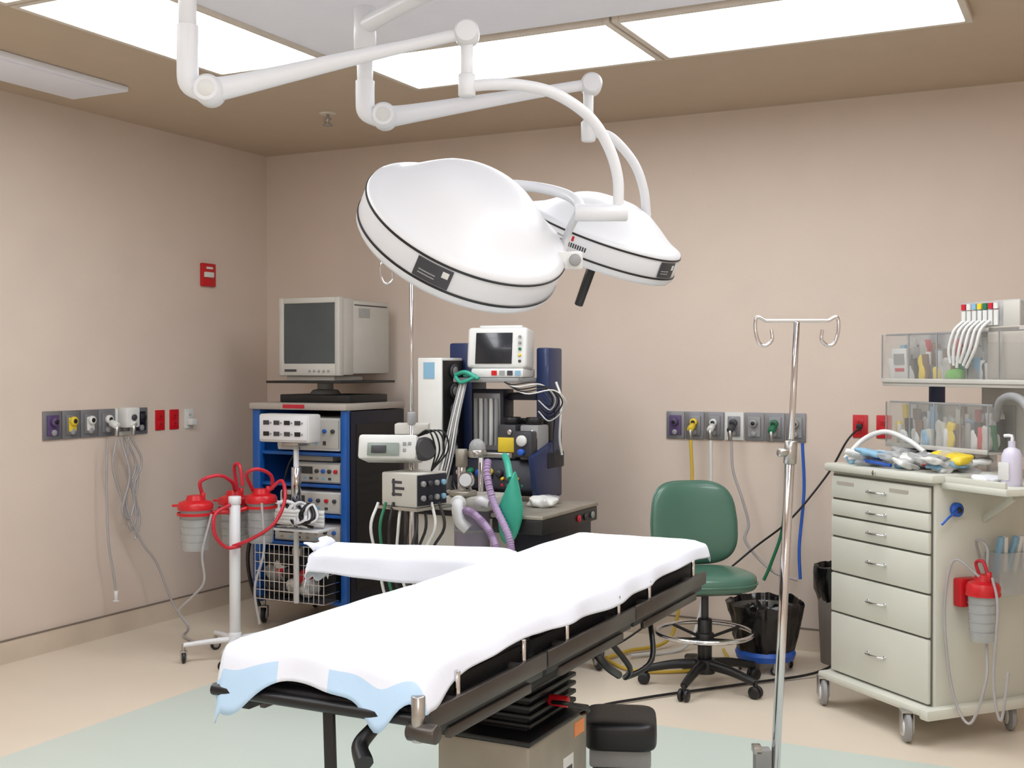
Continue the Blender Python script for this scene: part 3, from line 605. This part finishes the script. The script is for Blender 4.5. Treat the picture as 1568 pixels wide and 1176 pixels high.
P2.cyl('height_clamp', lp(1.25), lp(1.33), 0.022, m_steel); P2.cyl('clamp_knob', (lean*1.28, 0, 1.29), (lean*1.28-0.045, -0.02, 1.29), 0.014, m_steel)
iv_hooks(P2, 1.74, 0.107, m_chrome, 0.0, lean*1.74)
P2.bx('foot_bracket', -0.065, -0.008, -0.03, 0.02, 0.19, 0.275, m_grey, 0.006); P2.bx('foot_bracket_arm', -0.07, -0.04, -0.03, 0.02, 0.26, 0.285, m_steel, 0.003)

# ------------------------------------------------------------------ SUCTION STAND
def canister(o, n, c, h=0.24, r=0.085):
    x, y, z = c
    o.lathe('canister_%s' % n, [(0, 0), (r*0.78, 0), (r*0.84, 0.01), (r*0.98, h*0.9), (r, h), (r*0.96, h), (r*0.8, 0.015), (0, 0.012)], m_clear2, (x, y, z), seg=28)
    o.lathe('canister_lid_%s' % n, [(r*1.0, h-0.02), (r*1.1, h-0.02), (r*1.12, h+0.005), (r*1.0, h+0.02), (r*0.6, h+0.03), (r*0.5, h+0.055), (0, h+0.06)], m_red, (x, y, z), seg=28)
    o.cyl('lid_port_%s' % n, (x+r*0.5, y, z+h+0.02), (x+r*0.5, y, z+h+0.07), 0.012, m_red, seg=12)
    o.box('lid_tab_%s' % n, (x-r*1.15, y, z+h), (0.05, 0.03, 0.012), m_red, 0.003)
    for i in range(4): o.lathe('canister_band_%s_%d' % (n, i), [(r*(0.87+0.03*i)+0.0005, h*(0.2+0.17*i)), (r*(0.875+0.03*i)+0.002, h*(0.2+0.17*i)+0.002), (r*(0.875+0.03*i)+0.0005, h*(0.2+0.17*i)+0.004)], m_grey, (x, y, z), seg=28)
SC = Obj('suction_canister_stand', W(-1.50, 6.4, 0), TH)
pole_base(SC, 5, 0.27, 0.10, m_white, 0.95, 0.03)
SC.cyl('post', (0, 0, 0.1), (0, 0, 0.85), 0.030, m_white); SC.cyl('post_cap', (0, 0, 0.84), (0, 0, 0.885), 0.034, m_white)
for i, (c, rr) in enumerate([((-0.20, -0.05, 0.60), 0.085), ((-0.05, 0.20, 0.60), 0.08), ((0.12, 0.10, 0.62), 0.08)]):
    canister(SC, i, c, 0.24, rr)
    SC.tube('bracket_%d' % i, [(0, 0, 0.80), (c[0]*0.6, c[1]*0.6, c[2]+0.20)], 0.012, m_red, 1)
    SC.lathe('bracket_ring_%d' % i, [(rr+0.004, 0.19), (rr+0.012, 0.19), (rr+0.012, 0.205), (rr+0.004, 0.205)], m_red, c)
tubes = [[(-0.17, -0.03, 0.90), (-0.17, -0.05, 0.97), (-0.08, -0.03, 1.0), (-0.03, 0.05, 0.96), (-0.03, 0.14, 0.90)],
         [(-0.03, 0.19, 0.90), (-0.04, 0.16, 1.03), (0.0, 0.12, 1.04), (0.02, 0.1, 0.93)],
         [(0.08, 0.1, 0.90), (0.06, 0.02, 1.0), (0.12, 0.02, 1.03), (0.18, 0.08, 0.99), (0.18, 0.12, 0.91)],
         [(0.16, 0.1, 0.90), (0.24, 0.08, 0.96), (0.27, 0.0, 0.86), (0.22, -0.05, 0.74), (0.1, -0.06, 0.66), (0.0, -0.05, 0.62)],
         [(-0.02, -0.03, 0.84), (-0.08, -0.10, 0.80), (-0.08, -0.12, 0.70), (-0.03, -0.08, 0.62), (0.04, -0.04, 0.62)]]
for i, t in enumerate(tubes): SC.tube('red_tube_%d' % i, t, 0.010, m_redt)
SC.tube('suction_line_a', [(-0.1, -0.1, 0.80), (-0.14, -0.14, 0.6), (-0.13, -0.14, 0.45), (-0.2, -0.12, 0.36), (-0.28, -0.08, 0.28), (-0.24, -0.05, 0.2)], 0.007, m_tube)
SC.tube('suction_line_b', [(0.15, -0.02, 0.85), (0.17, -0.06, 0.6), (0.12, -0.06, 0.4), (0.14, -0.04, 0.2)], 0.007, m_tube)

# ------------------------------------------------------------------ STOOL
S = Obj('rolling_stool_chair', W(0.955, 5.85, 0), TH+0.2)
S.cyl('column', (0, 0, 0.1), (0, 0, 0.34), 0.035, m_black); S.cyl('gas_lift', (0, 0, 0.3), (0, 0, 0.5), 0.018, m_dark)
S.lathe('base_hub', [(0, 0.14), (0.05, 0.14), (0.055, 0.1), (0.05, 0.07), (0, 0.07)], m_black)
for i in range(5):
    a = 0.25+2*PI*i/5; x, y = 0.30*math.cos(a), 0.30*math.sin(a)
    S.tube('base_leg_%d' % i, [(0, 0, 0.115), (x*0.5, y*0.5, 0.105), (x, y, 0.075)], lambda t: 0.028-0.010*t, m_black)
    for q in (-1, 1):
        S.cyl('caster_%d' % i, (x-q*0.006*math.sin(a), y+q*0.006*math.cos(a), 0.03), (x-q*0.024*math.sin(a), y+q*0.024*math.cos(a), 0.03), 0.03, m_black, seg=18)
    S.cyl('caster_stem_%d' % i, (x, y, 0.03), (x, y, 0.08), 0.010, m_black, seg=12)
S.tube('foot_ring', [(0.235*math.cos(2*PI*i/32), 0.235*math.sin(2*PI*i/32), 0.27) for i in range(33)], 0.012, m_chrome, 2, 12)
for i in range(4):
    a = 0.4+PI/2*i; S.tube('foot_ring_spoke_%d' % i, [(0.03*math.cos(a), 0.03*math.sin(a), 0.24), (0.235*math.cos(a), 0.235*math.sin(a), 0.268)], 0.008, m_black, 1)
S.cyl('foot_ring_collar', (0, 0, 0.21), (0, 0, 0.27), 0.045, m_black)
S.bx('seat_plate', -0.14, 0.14, -0.14, 0.16, 0.475, 0.495, m_black, 0.005)
S.pad('seat', (0, -0.02, 0.535), (0.235, 0.22, 0.05), m_green, 0.5, 0.75)
S.tube('seat_piping', [(0.236*sgn(math.cos(t), 0.75), -0.02+0.221*sgn(math.sin(t), 0.75), 0.53) for t in [2*PI*i/40 for i in range(41)]], 0.005, m_green, 2, 8)
S.tube('back_bar', [(0, 0.12, 0.48), (0, 0.22, 0.49), (0, 0.255, 0.56), (0, 0.25, 0.80)], 0.02, m_black)
S.put('backrest', bm_pad(0.228, 0.21, 0.042, 0.75, 0.55, fn=lambda p: Vector((p.x*(1-0.08*max(0, p.y/0.2)), p.y, p.z+0.9*p.x*p.x))), m_green, Matrix.Translation((0, 0.20, 0.79)) @ Matrix.Rotation(math.radians(82), 4, 'X'), sharp=80)
S.put('backrest_piping', bm_tube([(0.228*sgn(math.cos(t), 0.55)*(1-0.08*max(0, sgn(math.sin(t), 0.55)*1.05)), 0.21*sgn(math.sin(t), 0.55), 0.9*(0.228*math.cos(t))**2) for t in [2*PI*i/48 for i in range(49)]], 0.005, 2, 8), m_green, Matrix.Translation((0, 0.20, 0.79)) @ Matrix.Rotation(math.radians(82), 4, 'X'), sharp=80)

# ------------------------------------------------------------------ BINS
def bagbin(name, loc, r, h, basecol, wheels):
    o = Obj(name, loc)
    if wheels:
        o.lathe('blue_carriage', [(r*0.55, 0.06), (r*0.8, 0.06), (r*0.85, 0.09), (r*0.8, 0.11), (r*0.5, 0.11), (r*0.55, 0.06)], m_bluep)
        for i in range(4):
            a = 0.6+i*PI/2; o.caster(i, r*0.75*math.cos(a), r*0.75*math.sin(a), 0.022, 0.015, a, top=0.07)
        zb = 0.09
    else: zb = 0.0
    o.lathe('bucket', [(0, zb), (r*0.75, zb), (r*0.92, h-0.03), (r*0.88, h-0.03), (r*0.72, zb+0.01), (0, zb+0.01)], basecol)
    bm = bmesh.new(); N = 96; prof = [(0.80, h*0.62), (0.99, h*0.75), (1.04, h*0.92), (1.02, h), (0.93, h+0.005), (0.85, h*0.85), (0.7, h*0.55), (0, h*0.5)]
    if wheels: prof = [(0.80, zb+0.02), (0.9, zb+0.09), (0.97, zb+0.17), (1.03, h-0.05), (1.06, h-0.01), (0.97, h+0.003), (0.85, h*0.85), (0.7, h*0.6), (0, h*0.5)]
    cols = []
    for k in range(N):
        a = 2*PI*k/N; col = []
        for j, (f, z) in enumerate(prof):
            p = Vector((math.cos(a)*5, math.sin(a)*5, z*16)); w = 1+0.09*noise.noise(p)+0.03*noise.noise(p*2.3)
            zz = z+(0.018*noise.noise(Vector((math.cos(a)*3, math.sin(a)*3, 7))) if 2 < j < 6 else 0)
            col.append(bm.verts.new((r*f*w*math.cos(a), r*f*w*math.sin(a), zz)))
        cols.append(col)
    for k in range(N):
        for j in range(len(prof)-1): bm.faces.new((cols[k][j], cols[(k+1) % N][j], cols[(k+1) % N][j+1], cols[k][j+1]))
    bmesh.ops.remove_doubles(bm, verts=bm.verts, dist=1e-4)
    o.put('black_liner', bm, m_bag, sharp=50)
bagbin('kick_bucket', W(1.33, 6.2, 0), 0.185, 0.36, m_steel, True)
bagbin('waste_bin', (-1.27, 6.45, 0), 0.14, 0.52, m_bin, False)

# ------------------------------------------------------------------ SUPPLY CART
C = Obj('drawer_supply_cart', (-0.723, 5.614, 0), math.radians(-40.9))
C.bx('body', -0.34, 0.34, -0.26, 0.275, 0.155, 1.10, m_cart, 0.01)
C.bx('drawer_recess', -0.325, 0.325, -0.268, -0.26, 0.165, 1.085, m_cartg, 0)
zs = [1.082, 0.972, 0.892, 0.796, 0.630, 0.444, 0.165]
for i in range(6):
    z1, z0 = zs[i]-0.004, zs[i+1]+0.004; zc = (z0+z1)/2
    C.bx('drawer_%d' % i, -0.322, 0.322, -0.283, -0.262, z0, z1, m_cart, 0.006)
    C.tube('drawer_handle_%d' % i, [(-0.055, -0.282, zc), (-0.05, -0.302, zc), (0.05, -0.302, zc), (0.055, -0.282, zc)], 0.005, m_chrome, 2, 8)
    C.cyl('handle_mount_l_%d' % i, (-0.055, -0.281, zc), (-0.055, -0.287, zc), 0.009, m_chrome, seg=12); C.cyl('handle_mount_r_%d' % i, (0.055, -0.281, zc), (0.055, -0.287, zc), 0.009, m_chrome, seg=12)
for i in range(2): C.bx('drawer_label_%d' % i, -0.28+0.36*i, -0.16+0.36*i, -0.2845, -0.283, 1.04, 1.055, m_wood, 0)
C.bx('top_tray', -0.36, 0.36, -0.30, 0.29, 1.098, 1.135, m_cart, 0.012)
C.cyl('lock', (0.0, -0.3, 1.115), (0.0, -0.306, 1.115), 0.012, m_chrome, seg=16)
C.bx('base_skid', -0.36, 0.37, -0.33, 0.30, 0.125, 0.16, m_cart, 0.012)
C.bx('base_bumper', 0.33, 0.385, -0.34, 0.31, 0.118, 0.165, m_cart, 0.012)
for i, (x, y) in enumerate([(-0.34, -0.31), (0.25, -0.33), (-0.29, 0.2), (0.29, 0.2)]):
    C.caster(i, x, y, 0.064, 0.032, 1.1, mat=m_grey, top=0.13, hub=m_wplas)
C.bx('side_shelf', 0.345, 0.70, -0.24, 0.27, 1.075, 1.105, m_cart, 0.008)
C.bx('side_shelf_lip', 0.36, 0.69, -0.235, -0.22, 1.095, 1.13, m_cart, 0.004)
C.box('side_shelf_brace', (0.42, 0.0, 0.99), (0.2, 0.02, 0.03), m_cart, 0.003, (0, -0.6, 0))
for q in (-0.16, 0.30): C.bx('rear_post', q-0.03, q+0.03, 0.17, 0.22, 1.135, 1.74, m_navy, 0.006)
C.bx('rear_panel', 0.16, 0.60, 0.155, 0.17, 1.20, 1.78, m_beige, 0.004)
C.bx('rear_box', 0.33, 0.60, 0.02, 0.155, 1.53, 1.755, m_wood, 0.008)
C.bx('upper_tray', -0.31, 0.62, 0.0, 0.16, 1.495, 1.51, m_beige, 0.003)
def clearbin(o, n, x0, x1, y0, y1, z0, z1, k):
    t = 0.004
    o.bx(n+'_floor', x0, x1, y0, y1, z0, z0+t*2, m_beige, 0); o.bx(n+'_back', x0, x1, y1-t, y1, z0, z1, m_clear2, 0)
    o.bx(n+'_top', x0, x1, y0+0.03, y1, z1-t, z1, m_clear, 0)
    o.box(n+'_front', ((x0+x1)/2, y0+0.01, (z0+z1)/2), (x1-x0, t, (z1-z0)*1.0), m_clear, 0, (-0.12, 0, 0))
    o.bx(n+'_front_lip', x0, x1, y0-0.006, y0+0.004, z0, z0+0.02, m_beige, 0.002)
    o.bx(n+'_top_rim', x0, x1, y0+0.02, y0+0.028, z1-0.004, z1+0.004, m_grey, 0.001)
    for i in range(k+1):
        x = x0+(x1-x0)*i/k; o.bx(n+'_divider_%d' % i, x-t/2, x+t/2, y0+0.005, y1, z0, z1, m_clear, 0)
        o.bx(n+'_divider_edge_%d' % i, x-0.0025, x+0.0025, y0-0.003, y0+0.002, z0, z1, m_grey, 0)
clearbin(C, 'lower_bin', -0.28, 0.36, 0.0, 0.15, 1.21, 1.42, 4)
clearbin(C, 'upper_bin', -0.31, 0.60, 0.0, 0.15, 1.51, 1.735, 5)
for q in (-0.24, 0.3): C.bx('bin_leg', q-0.01, q+0.01, 0.06, 0.1, 1.135, 1.21, m_clear2, 0)
pal = [m_wplas, m_white, m_redt, m_grn, m_grey, m_dark, m_wplas, m_beige, m_lblue, m_yel, m_brown, m_brown, m_black, m_cart]
for (zb, xa, xb, nn) in ((1.222, -0.25, 0.33, 12), (1.522, -0.28, 0.32, 12)):
    for lay in range(2):
        for i in range(nn*2+1):
            x = xa+(xb-xa)*i/(nn*2); y = random.uniform(0.035, 0.06) if lay == 0 else random.uniform(0.09, 0.13)
            mt = random.choice(pal); hgt = random.uniform(0.06, 0.12) if lay == 0 else random.uniform(0.12, 0.19)
            nm = '%d_%d_%d' % (int(zb*100), lay, i)
            if i % 3 == 1: C.cyl('vial_'+nm, (x, y, zb), (x, y, zb+hgt), 0.015, mt, 0.013, 14)
            elif i % 3 == 2: C.pad('pouch_'+nm, (x, y, zb+hgt/2), (0.026, 0.018, hgt/2), mt, 0.6, 0.7, fn=lambda p: p*(1+0.35*noise.noise(p*30)))
            else: C.box('packet_'+nm, (x, y, zb+hgt/2+0.004), (0.036, 0.018, hgt), mt, 0.003, (0.1, 0, random.uniform(-.3, .3)))
C.box('carton', (-0.22, 0.045, 1.60), (0.10, 0.04, 0.14), m_wplas, 0.003, (0.08, 0, 0)); C.box('carton_print', (-0.22, 0.022, 1.62), (0.07, 0.003, 0.05), m_grey, 0, (0.08, 0, 0)); C.box('carton_print_red', (-0.22, 0.026, 1.57), (0.06, 0.003, 0.015), m_redt, 0, (0.08, 0, 0))
C.pad('green_mask', (0.13, 0.035, 1.545), (0.05, 0.025, 0.03), M('lime', (110, 190, 80)), 0.8, 0.8)
C.bx('label_rack', 0.17, 0.50, 0.03, 0.13, 1.74, 1.865, m_clear2, 0.003); C.bx('label_rack_base', 0.16, 0.51, 0.02, 0.14, 1.735, 1.75, m_beige, 0.003)
C.bx('label_rack_end', 0.41, 0.50, 0.028, 0.13, 1.75, 1.86, m_beige, 0.004)
for i in range(7):
    x = 0.19+i*0.031
    C.put('tape_roll_%d' % i, bm_lathe([(0.012, -0.010), (0.03, -0.010), (0.03, 0.010), (0.012, 0.010), (0.012, -0.010)], 24), [m_wplas, m_yel, m_lblue, m_grn, m_wplas, m_red, m_grey][i], Matrix.Translation((x, 0.07, 1.81)) @ align((1, 0, 0)))
    C.bx('tape_tab_%d' % i, x-0.011, x+0.011, 0.02, 0.028, 1.83, 1.855, [m_redt, m_wplas, m_lblue, m_yel, m_grn, m_redt, m_wplas][i], 0)
    C.bx('tape_face_%d' % i, x-0.011, x+0.011, 0.022, 0.028, 1.76, 1.825, m_wplas, 0)
    if i < 6: C.tube('tape_strip_%d' % i, [(x, 0.02, 1.78), (x-0.01, -0.02, 1.74), (x-0.03, -0.03, 1.66), (x-0.03-0.012*i, -0.02, 1.60-0.01*(i % 3))], 0.007, m_wplas)
for i in range(54):
    x = random.uniform(-0.27, 0.30); y = random.uniform(-0.25, 0.06)
    sc = random.uniform(0.025, 0.055)
    C.pad('packet_pile_%d' % i, (x, y, 1.135+0.014+0.012*(i % 5)), (sc*1.4, sc, 0.014), random.choice([m_clear2, m_clear2, m_wplas, m_white, m_clear2, m_clear2, m_lblue, m_grey, m_wplas, m_dark]), 0.7, 0.6, fn=lambda p: p*(1+0.5*noise.noise(p*30+Vector((sc*99, 0, 0)))), rot=(random.uniform(-.3, .3), random.uniform(-.3, .3), random.uniform(0, 3)))
C.tube('white_hose', [(-0.33, -0.2, 1.15), (-0.32, -0.10, 1.24), (-0.24, -0.04, 1.28), (-0.1, -0.03, 1.25), (0.0, -0.02, 1.20)], 0.012, m_wplas)
C.tube('blue_strap', [(-0.2, -0.2, 1.15), (-0.1, -0.26, 1.16), (0.05, -0.25, 1.15)], 0.008, m_bluep)
for i in range(5): C.tube('syringe_pile_%d' % i, [(-0.25+0.1*i, -0.24+0.02*i, 1.16), (-0.17+0.1*i, -0.20+0.012*i, 1.17)], 0.009, [m_wplas, m_bluep, m_clear2, m_wplas, m_redt][i], 1)
C.pad('yellow_pouch', (0.27, -0.12, 1.19), (0.09, 0.055, 0.03), m_yel, 0.7, 0.6, fn=lambda p: p*(1+0.3*noise.noise(p*25)))
C.lathe('lotion_bottle', [(0, 0), (0.036, 0), (0.040, 0.01), (0.040, 0.12), (0.03, 0.145), (0.014, 0.155), (0.014, 0.18), (0, 0.18)], M('lilac', (204, 200, 218), 0.35), (0.59, -0.10, 1.105))
C.bx('bottle_label', 0.56, 0.615, -0.1425, -0.139, 1.13, 1.20, m_wplas, 0.001)
C.tube('bottle_pump', [(0.59, -0.10, 1.28), (0.59, -0.10, 1.305), (0.56, -0.11, 1.305)], 0.007, m_white, 2)
C.pad('tissue', (0.46, -0.1, 1.12), (0.06, 0.05, 0.018), m_white, 0.8, 0.8, fn=lambda p: p*(1+0.4*noise.noise(p*30)))
C.tube('grab_rail', [(0.34, 0.06, 1.36), (0.40, 0.03, 1.44), (0.5, -0.0, 1.46), (0.60, -0.03, 1.42), (0.66, -0.03, 1.3), (0.68, -0.02, 1.12)], 0.018, m_grey)
canister(C, 'side', (0.45, -0.11, 0.45), 0.22, 0.062)
C.bx('canister_bracket', 0.34, 0.39, -0.17, -0.07, 0.58, 0.70, m_red, 0.01)
C.lathe('canister_ring', [(0.064, 0.19), (0.07, 0.19), (0.07, 0.2), (0.064, 0.2)], m_red, (0.45, -0.11, 0.45))
C.tube('canister_loop', [(0.43, -0.11, 0.72), (0.42, -0.12, 0.77), (0.46, -0.12, 0.78), (0.48, -0.11, 0.72)], 0.007, m_redt)
C.tube('side_line_a', [(0.46, -0.14, 0.72), (0.38, -0.2, 0.78), (0.36, -0.23, 0.6), (0.37, -0.22, 0.35), (0.40, -0.2, 0.18), (0.46, -0.18, 0.12), (0.5, -0.14, 0.3), (0.46, -0.1, 0.45)], 0.006, m_tube)
C.tube('side_line_b', [(0.5, -0.11, 0.72), (0.54, -0.12, 0.6), (0.53, -0.13, 0.3), (0.56, -0.12, 0.15), (0.58, -0.1, 0.35)], 0.006, m_tube)
C.tube('side_line_c', [(0.37, -0.05, 0.78), (0.40, -0.1, 0.86), (0.46, -0.1, 0.84), (0.47, -0.11, 0.74)], 0.006, m_tube)
C.cyl('blue_valve', (0.34, -0.16, 0.985), (0.365, -0.16, 0.985), 0.03, m_bluep); C.tube('blue_lever', [(0.365, -0.16, 0.985), (0.375, -0.22, 0.96), (0.375, -0.26, 0.93)], 0.005, m_bluep)
C.cyl('blue_valve_hub', (0.365, -0.16, 0.985), (0.375, -0.16, 0.985), 0.012, m_black)
C.bx('syringe_bin', 0.345, 0.43, 0.0, 0.2, 0.62, 0.80, m_clear2, 0.004)
for i in range(5): C.box('syringe_%d' % i, (0.39, 0.03+0.035*i, 0.79), (0.02, 0.02, 0.16), [m_lblue, m_wplas, m_lblue, m_wplas, m_white][i], 0.003, (0.2*math.sin(i*2), 0.2, 0))
C.tube('left_hook', [(-0.34, -0.1, 0.95), (-0.38, -0.12, 0.97), (-0.375, -0.12, 0.88)], 0.008, m_white)

# ------------------------------------------------------------------ WALL FITTINGS
def gas_panel(name, loc, rz, length, cols, h=0.16):
    o = Obj(name, loc, rz); n = len(cols); w = length/n
    for i, (pm, cm, kind) in enumerate(cols):
        x = -length/2+w*(i+0.5)
        o.box('plate_%d' % i, (x, -0.006, 0), (w*0.95, 0.012, h), pm, 0.003)
        o.box('insert_%d' % i, (x, -0.016, 0), (w*0.62, 0.01, h*0.72), cm if kind == 0 else m_plate, 0.004)
        if kind == 3: o.box('inset_%d' % i, (x, -0.022, 0), (w*0.4, 0.012, h*0.5), cm, 0.01)
        o.cyl('socket_%d' % i, (x, -0.02, 0.02), (x, -0.045, 0.02), w*0.19, cm, seg=20)
        o.cyl('socket_bore_%d' % i, (x, -0.045, 0.02), (x, -0.048, 0.02), w*0.10, m_black, seg=16)
        if kind == 2: o.cyl('coupling_%d' % i, (x, -0.045, 0.0), (x, -0.10, -0.02), w*0.16, cm, seg=16); o.cyl('coupling_drop_%d' % i, (x, -0.09, -0.02), (x, -0.09, -0.078), w*0.10, m_steel, seg=12)
        o.cyl('knob_%d' % i, (x, -0.018, -0.04), (x, -0.032, -0.04), w*0.13, m_grey, seg=16)
    return o
gas_panel('medical_gas_panel', (XL, 5.065, 1.258), PI/2, 0.80, [(m_plate, m_purpd, 0), (m_plate, m_yel, 3), (m_plate, m_wplas, 3), (m_plate, m_wplas, 2), (m_wplas, m_wplas, 2), (m_plate, m_navyd, 0)])
bxp = Obj('wall_power_box', (XL+0.015, 5.27, 1.285), PI/2)
bxp.box('case', (0, -0.035, 0), (0.11, 0.07, 0.12), m_wplas, 0.01); bxp.cyl('port', (0, -0.07, 0.0), (0, -0.085, 0.0), 0.018, m_dark); bxp.cyl('port_b', (0.0, -0.07, -0.04), (0, -0.09, -0.04), 0.012, m_grey)
gas_panel('medical_gas_panel', (-1.907, YB, 1.245), 0, 0.82, [(m_plate, m_purpd, 0), (m_plate, m_yel, 2), (m_plate, m_wplas, 2), (m_wplas, m_dark, 2), (m_plate, m_grey, 0), (m_plate, m_grn, 2), (m_plate, m_grey, 0)])
def outlet(name, loc, rz, pm, fm):
    o = Obj(name, loc, rz)
    o.box('plate', (0, -0.004, 0), (0.08, 0.008, 0.125), pm, 0.003)
    for q in (-1, 1):
        o.box('socket_%d' % q, (0, -0.009, q*0.024), (0.036, 0.006, 0.032), fm, 0.008)
        o.box('slot_a_%d' % q, (-0.007, -0.0125, q*0.024), (0.003, 0.002, 0.010), m_black, 0); o.box('slot_b_%d' % q, (0.007, -0.0125, q*0.024), (0.003, 0.002, 0.010), m_black, 0)
    return o
outlet('emergency_power_outlet', (XL, 5.575, 1.255), PI/2, m_red, m_red); outlet('emergency_power_outlet', (XL, 5.70, 1.255), PI/2, m_red, m_red)
oo = outlet('power_outlet', (XL, 5.835, 1.255), PI/2, m_wplas, m_wplas); oo.box('plug', (0, -0.03, -0.02), (0.05, 0.04, 0.04), m_wplas, 0.006)
oo = outlet('emergency_power_outlet', (-1.205, YB, 1.26), 0, m_red, m_red); oo.box('plug_body', (0, -0.03, 0.0), (0.03, 0.04, 0.03), m_black, 0.006)
outlet('emergency_power_outlet', (-1.08, YB, 1.26), 0, m_red, m_red)
es = Obj('emergency_alarm_switch', (XL, 6.01, 2.183), PI/2)
es.box('backplate', (0, -0.012, 0), (0.13, 0.024, 0.15), m_red, 0.006); es.box('pull_bar', (-0.015, -0.034, 0.0), (0.08, 0.02, 0.035), m_wplas, 0.005); es.box('window', (0, -0.026, 0.045), (0.06, 0.004, 0.014), m_wplas, 0.0)

def hose(name, pts, r, mat, res=8):
    p0 = Vector(pts[0]); o = mesh_obj(name, bm_tube([Vector(p)-p0 for p in pts], r, res, 8), mat, sharp=80); o.location = p0; return o
yb = YB-0.09; zt = 1.165
hose('oxygen_hose', [(-1.59, yb, zt), (-1.59, yb, 1.0), (-1.60, yb-0.03, 0.7), (-1.66, yb-0.04, 0.5), (-1.70, yb-0.05, 0.40)], 0.009, m_grn)
hose('air_hose', [(-2.14, yb, zt), (-2.13, yb, 0.9), (-2.13, yb-0.05, 0.6), (-2.16, yb-0.1, 0.3), (-2.2, yb-0.2, 0.05), (-2.35, 6.1, 0.02), (-2.4, 5.9, 0.02)], 0.010, m_yelh)
hose('vacuum_hose', [(-2.02, yb, zt), (-2.02, yb, 0.9), (-2.03, yb-0.05, 0.5), (-2.05, yb-0.1, 0.2), (-2.1, 6.3, 0.02), (-2.3, 6.0, 0.02)], 0.010, m_wplas)
hose('drain_tubing', [(-1.90, yb, zt), (-1.89, yb, 1.0), (-1.84, yb, 0.85), (-1.80, yb, 0.7), (-1.81, yb-0.02, 0.6), (-1.66, yb-0.02, 0.45), (-1.52, yb-0.02, 0.41)], 0.008, m_tube)
hose('nitrous_hose', [(-1.50, yb, zt), (-1.49, yb, 0.9), (-1.51, yb-0.02, 0.6), (-1.5, yb-0.04, 0.42)], 0.009, m_bluep)
hose('power_cord', [(-1.205, YB-0.06, 1.25), (-1.26, YB-0.1, 1.18), (-1.36, YB-0.1, 1.0), (-1.55, YB-0.14, 0.75), (-1.75, YB-0.14, 0.58), (-1.95, 6.42, 0.40), (-2.2, 6.3, 0.22), (-2.4, 6.1, 0.06), (-2.55, 5.98, 0.012)], 0.006, m_black)
hose('floor_cable', [(-1.15, 6.3, 0.15), (-1.3, 6.1, 0.03), (-1.6, 5.75, 0.012), (-1.95, 5.3, 0.012), (-2.1, 5.0, 0.012), (-1.9, 4.7, 0.012), (-1.5, 4.2, 0.012)], 0.007, m_black)
hose('yellow_floor_hose', [(-2.45, 5.95, 0.012), (-2.2, 5.75, 0.012), (-1.95, 5.85, 0.012), (-1.8, 6.1, 0.012), (-1.9, 6.4, 0.012)], 0.009, m_yelh)
xw = 0.09
TB = Obj('suction_tubing_bundle', (XL, 0, 0))
for i, pts in enumerate([
    [(xw, 5.06, 1.17), (xw, 5.05, 0.95), (xw, 5.06, 0.6), (xw, 5.10, 0.38), (xw, 5.12, 0.27)],
    [(xw, 5.13, 1.17), (xw, 5.10, 1.0), (xw, 5.18, 0.78), (xw, 5.24, 0.62), (xw, 5.28, 0.70), (xw, 5.22, 1.0), (xw, 5.17, 1.17)],
    [(xw, 5.20, 1.17), (xw, 5.28, 1.0), (xw, 5.20, 0.8), (xw+0.02, 5.30, 0.55), (xw+0.05, 5.40, 0.4), (xw+0.1, 5.48, 0.15), (xw+0.2, 5.5, 0.012), (0.42, 5.32, 0.012), (0.55, 5.24, 0.012), (0.66, 5.20, 0.012)],
    [(xw, 5.24, 1.17), (xw, 5.33, 1.02), (xw, 5.26, 0.86), (xw, 5.31, 0.7), (xw, 5.30, 0.62), (xw, 5.27, 0.56)],
    [(xw, 5.22, 1.17), (xw, 5.22, 0.95), (xw, 5.29, 0.75), (xw, 5.25, 0.6)],
    [(xw, 5.16, 1.17), (xw+0.03, 5.20, 0.95), (xw+0.02, 5.15, 0.75), (xw, 5.24, 0.7), (xw, 5.30, 0.95), (xw, 5.24, 1.1), (xw, 5.20, 1.17)]]):
    TB.tube('tubing_%d' % i, pts, 0.007, m_tube, 8, 8)
TB.cyl('tip_body', (xw, 5.12, 0.22), (xw, 5.12, 0.28), 0.010, m_wplas, 0.014); TB.cyl('tip_flange', (xw, 5.12, 0.216), (xw, 5.12, 0.224), 0.018, m_wplas)

# ------------------------------------------------------------------ CAMERA / LIGHT
cam = bpy.data.cameras.new('camera'); co = bpy.data.objects.new('camera', cam)
bpy.context.scene.collection.objects.link(co)
cam.sensor_width = 36; cam.lens = 36*1814/1568.0; cam.clip_start = 0.05
co.location = (0, 0, 1.58); co.rotation_euler = (PI/2-math.radians(0.79), 0, TH)
bpy.context.scene.camera = co
fl = bpy.data.lights.new('camera_flash', 'POINT'); fl.energy = 50; fl.shadow_soft_size = 0.08; fl.color = (0.97, 0.98, 1.0)
fo = bpy.data.objects.new('camera_flash', fl); fo.location = (0.0, 0.03, 1.72); bpy.context.scene.collection.objects.link(fo)
w = bpy.data.worlds.new('World'); bpy.context.scene.world = w; w.use_nodes = True
w.node_tree.nodes['Background'].inputs[0].default_value = (0.8, 0.85, 1, 1); w.node_tree.nodes['Background'].inputs[1].default_value = 0.2
bpy.context.scene.view_settings.view_transform = 'Standard'
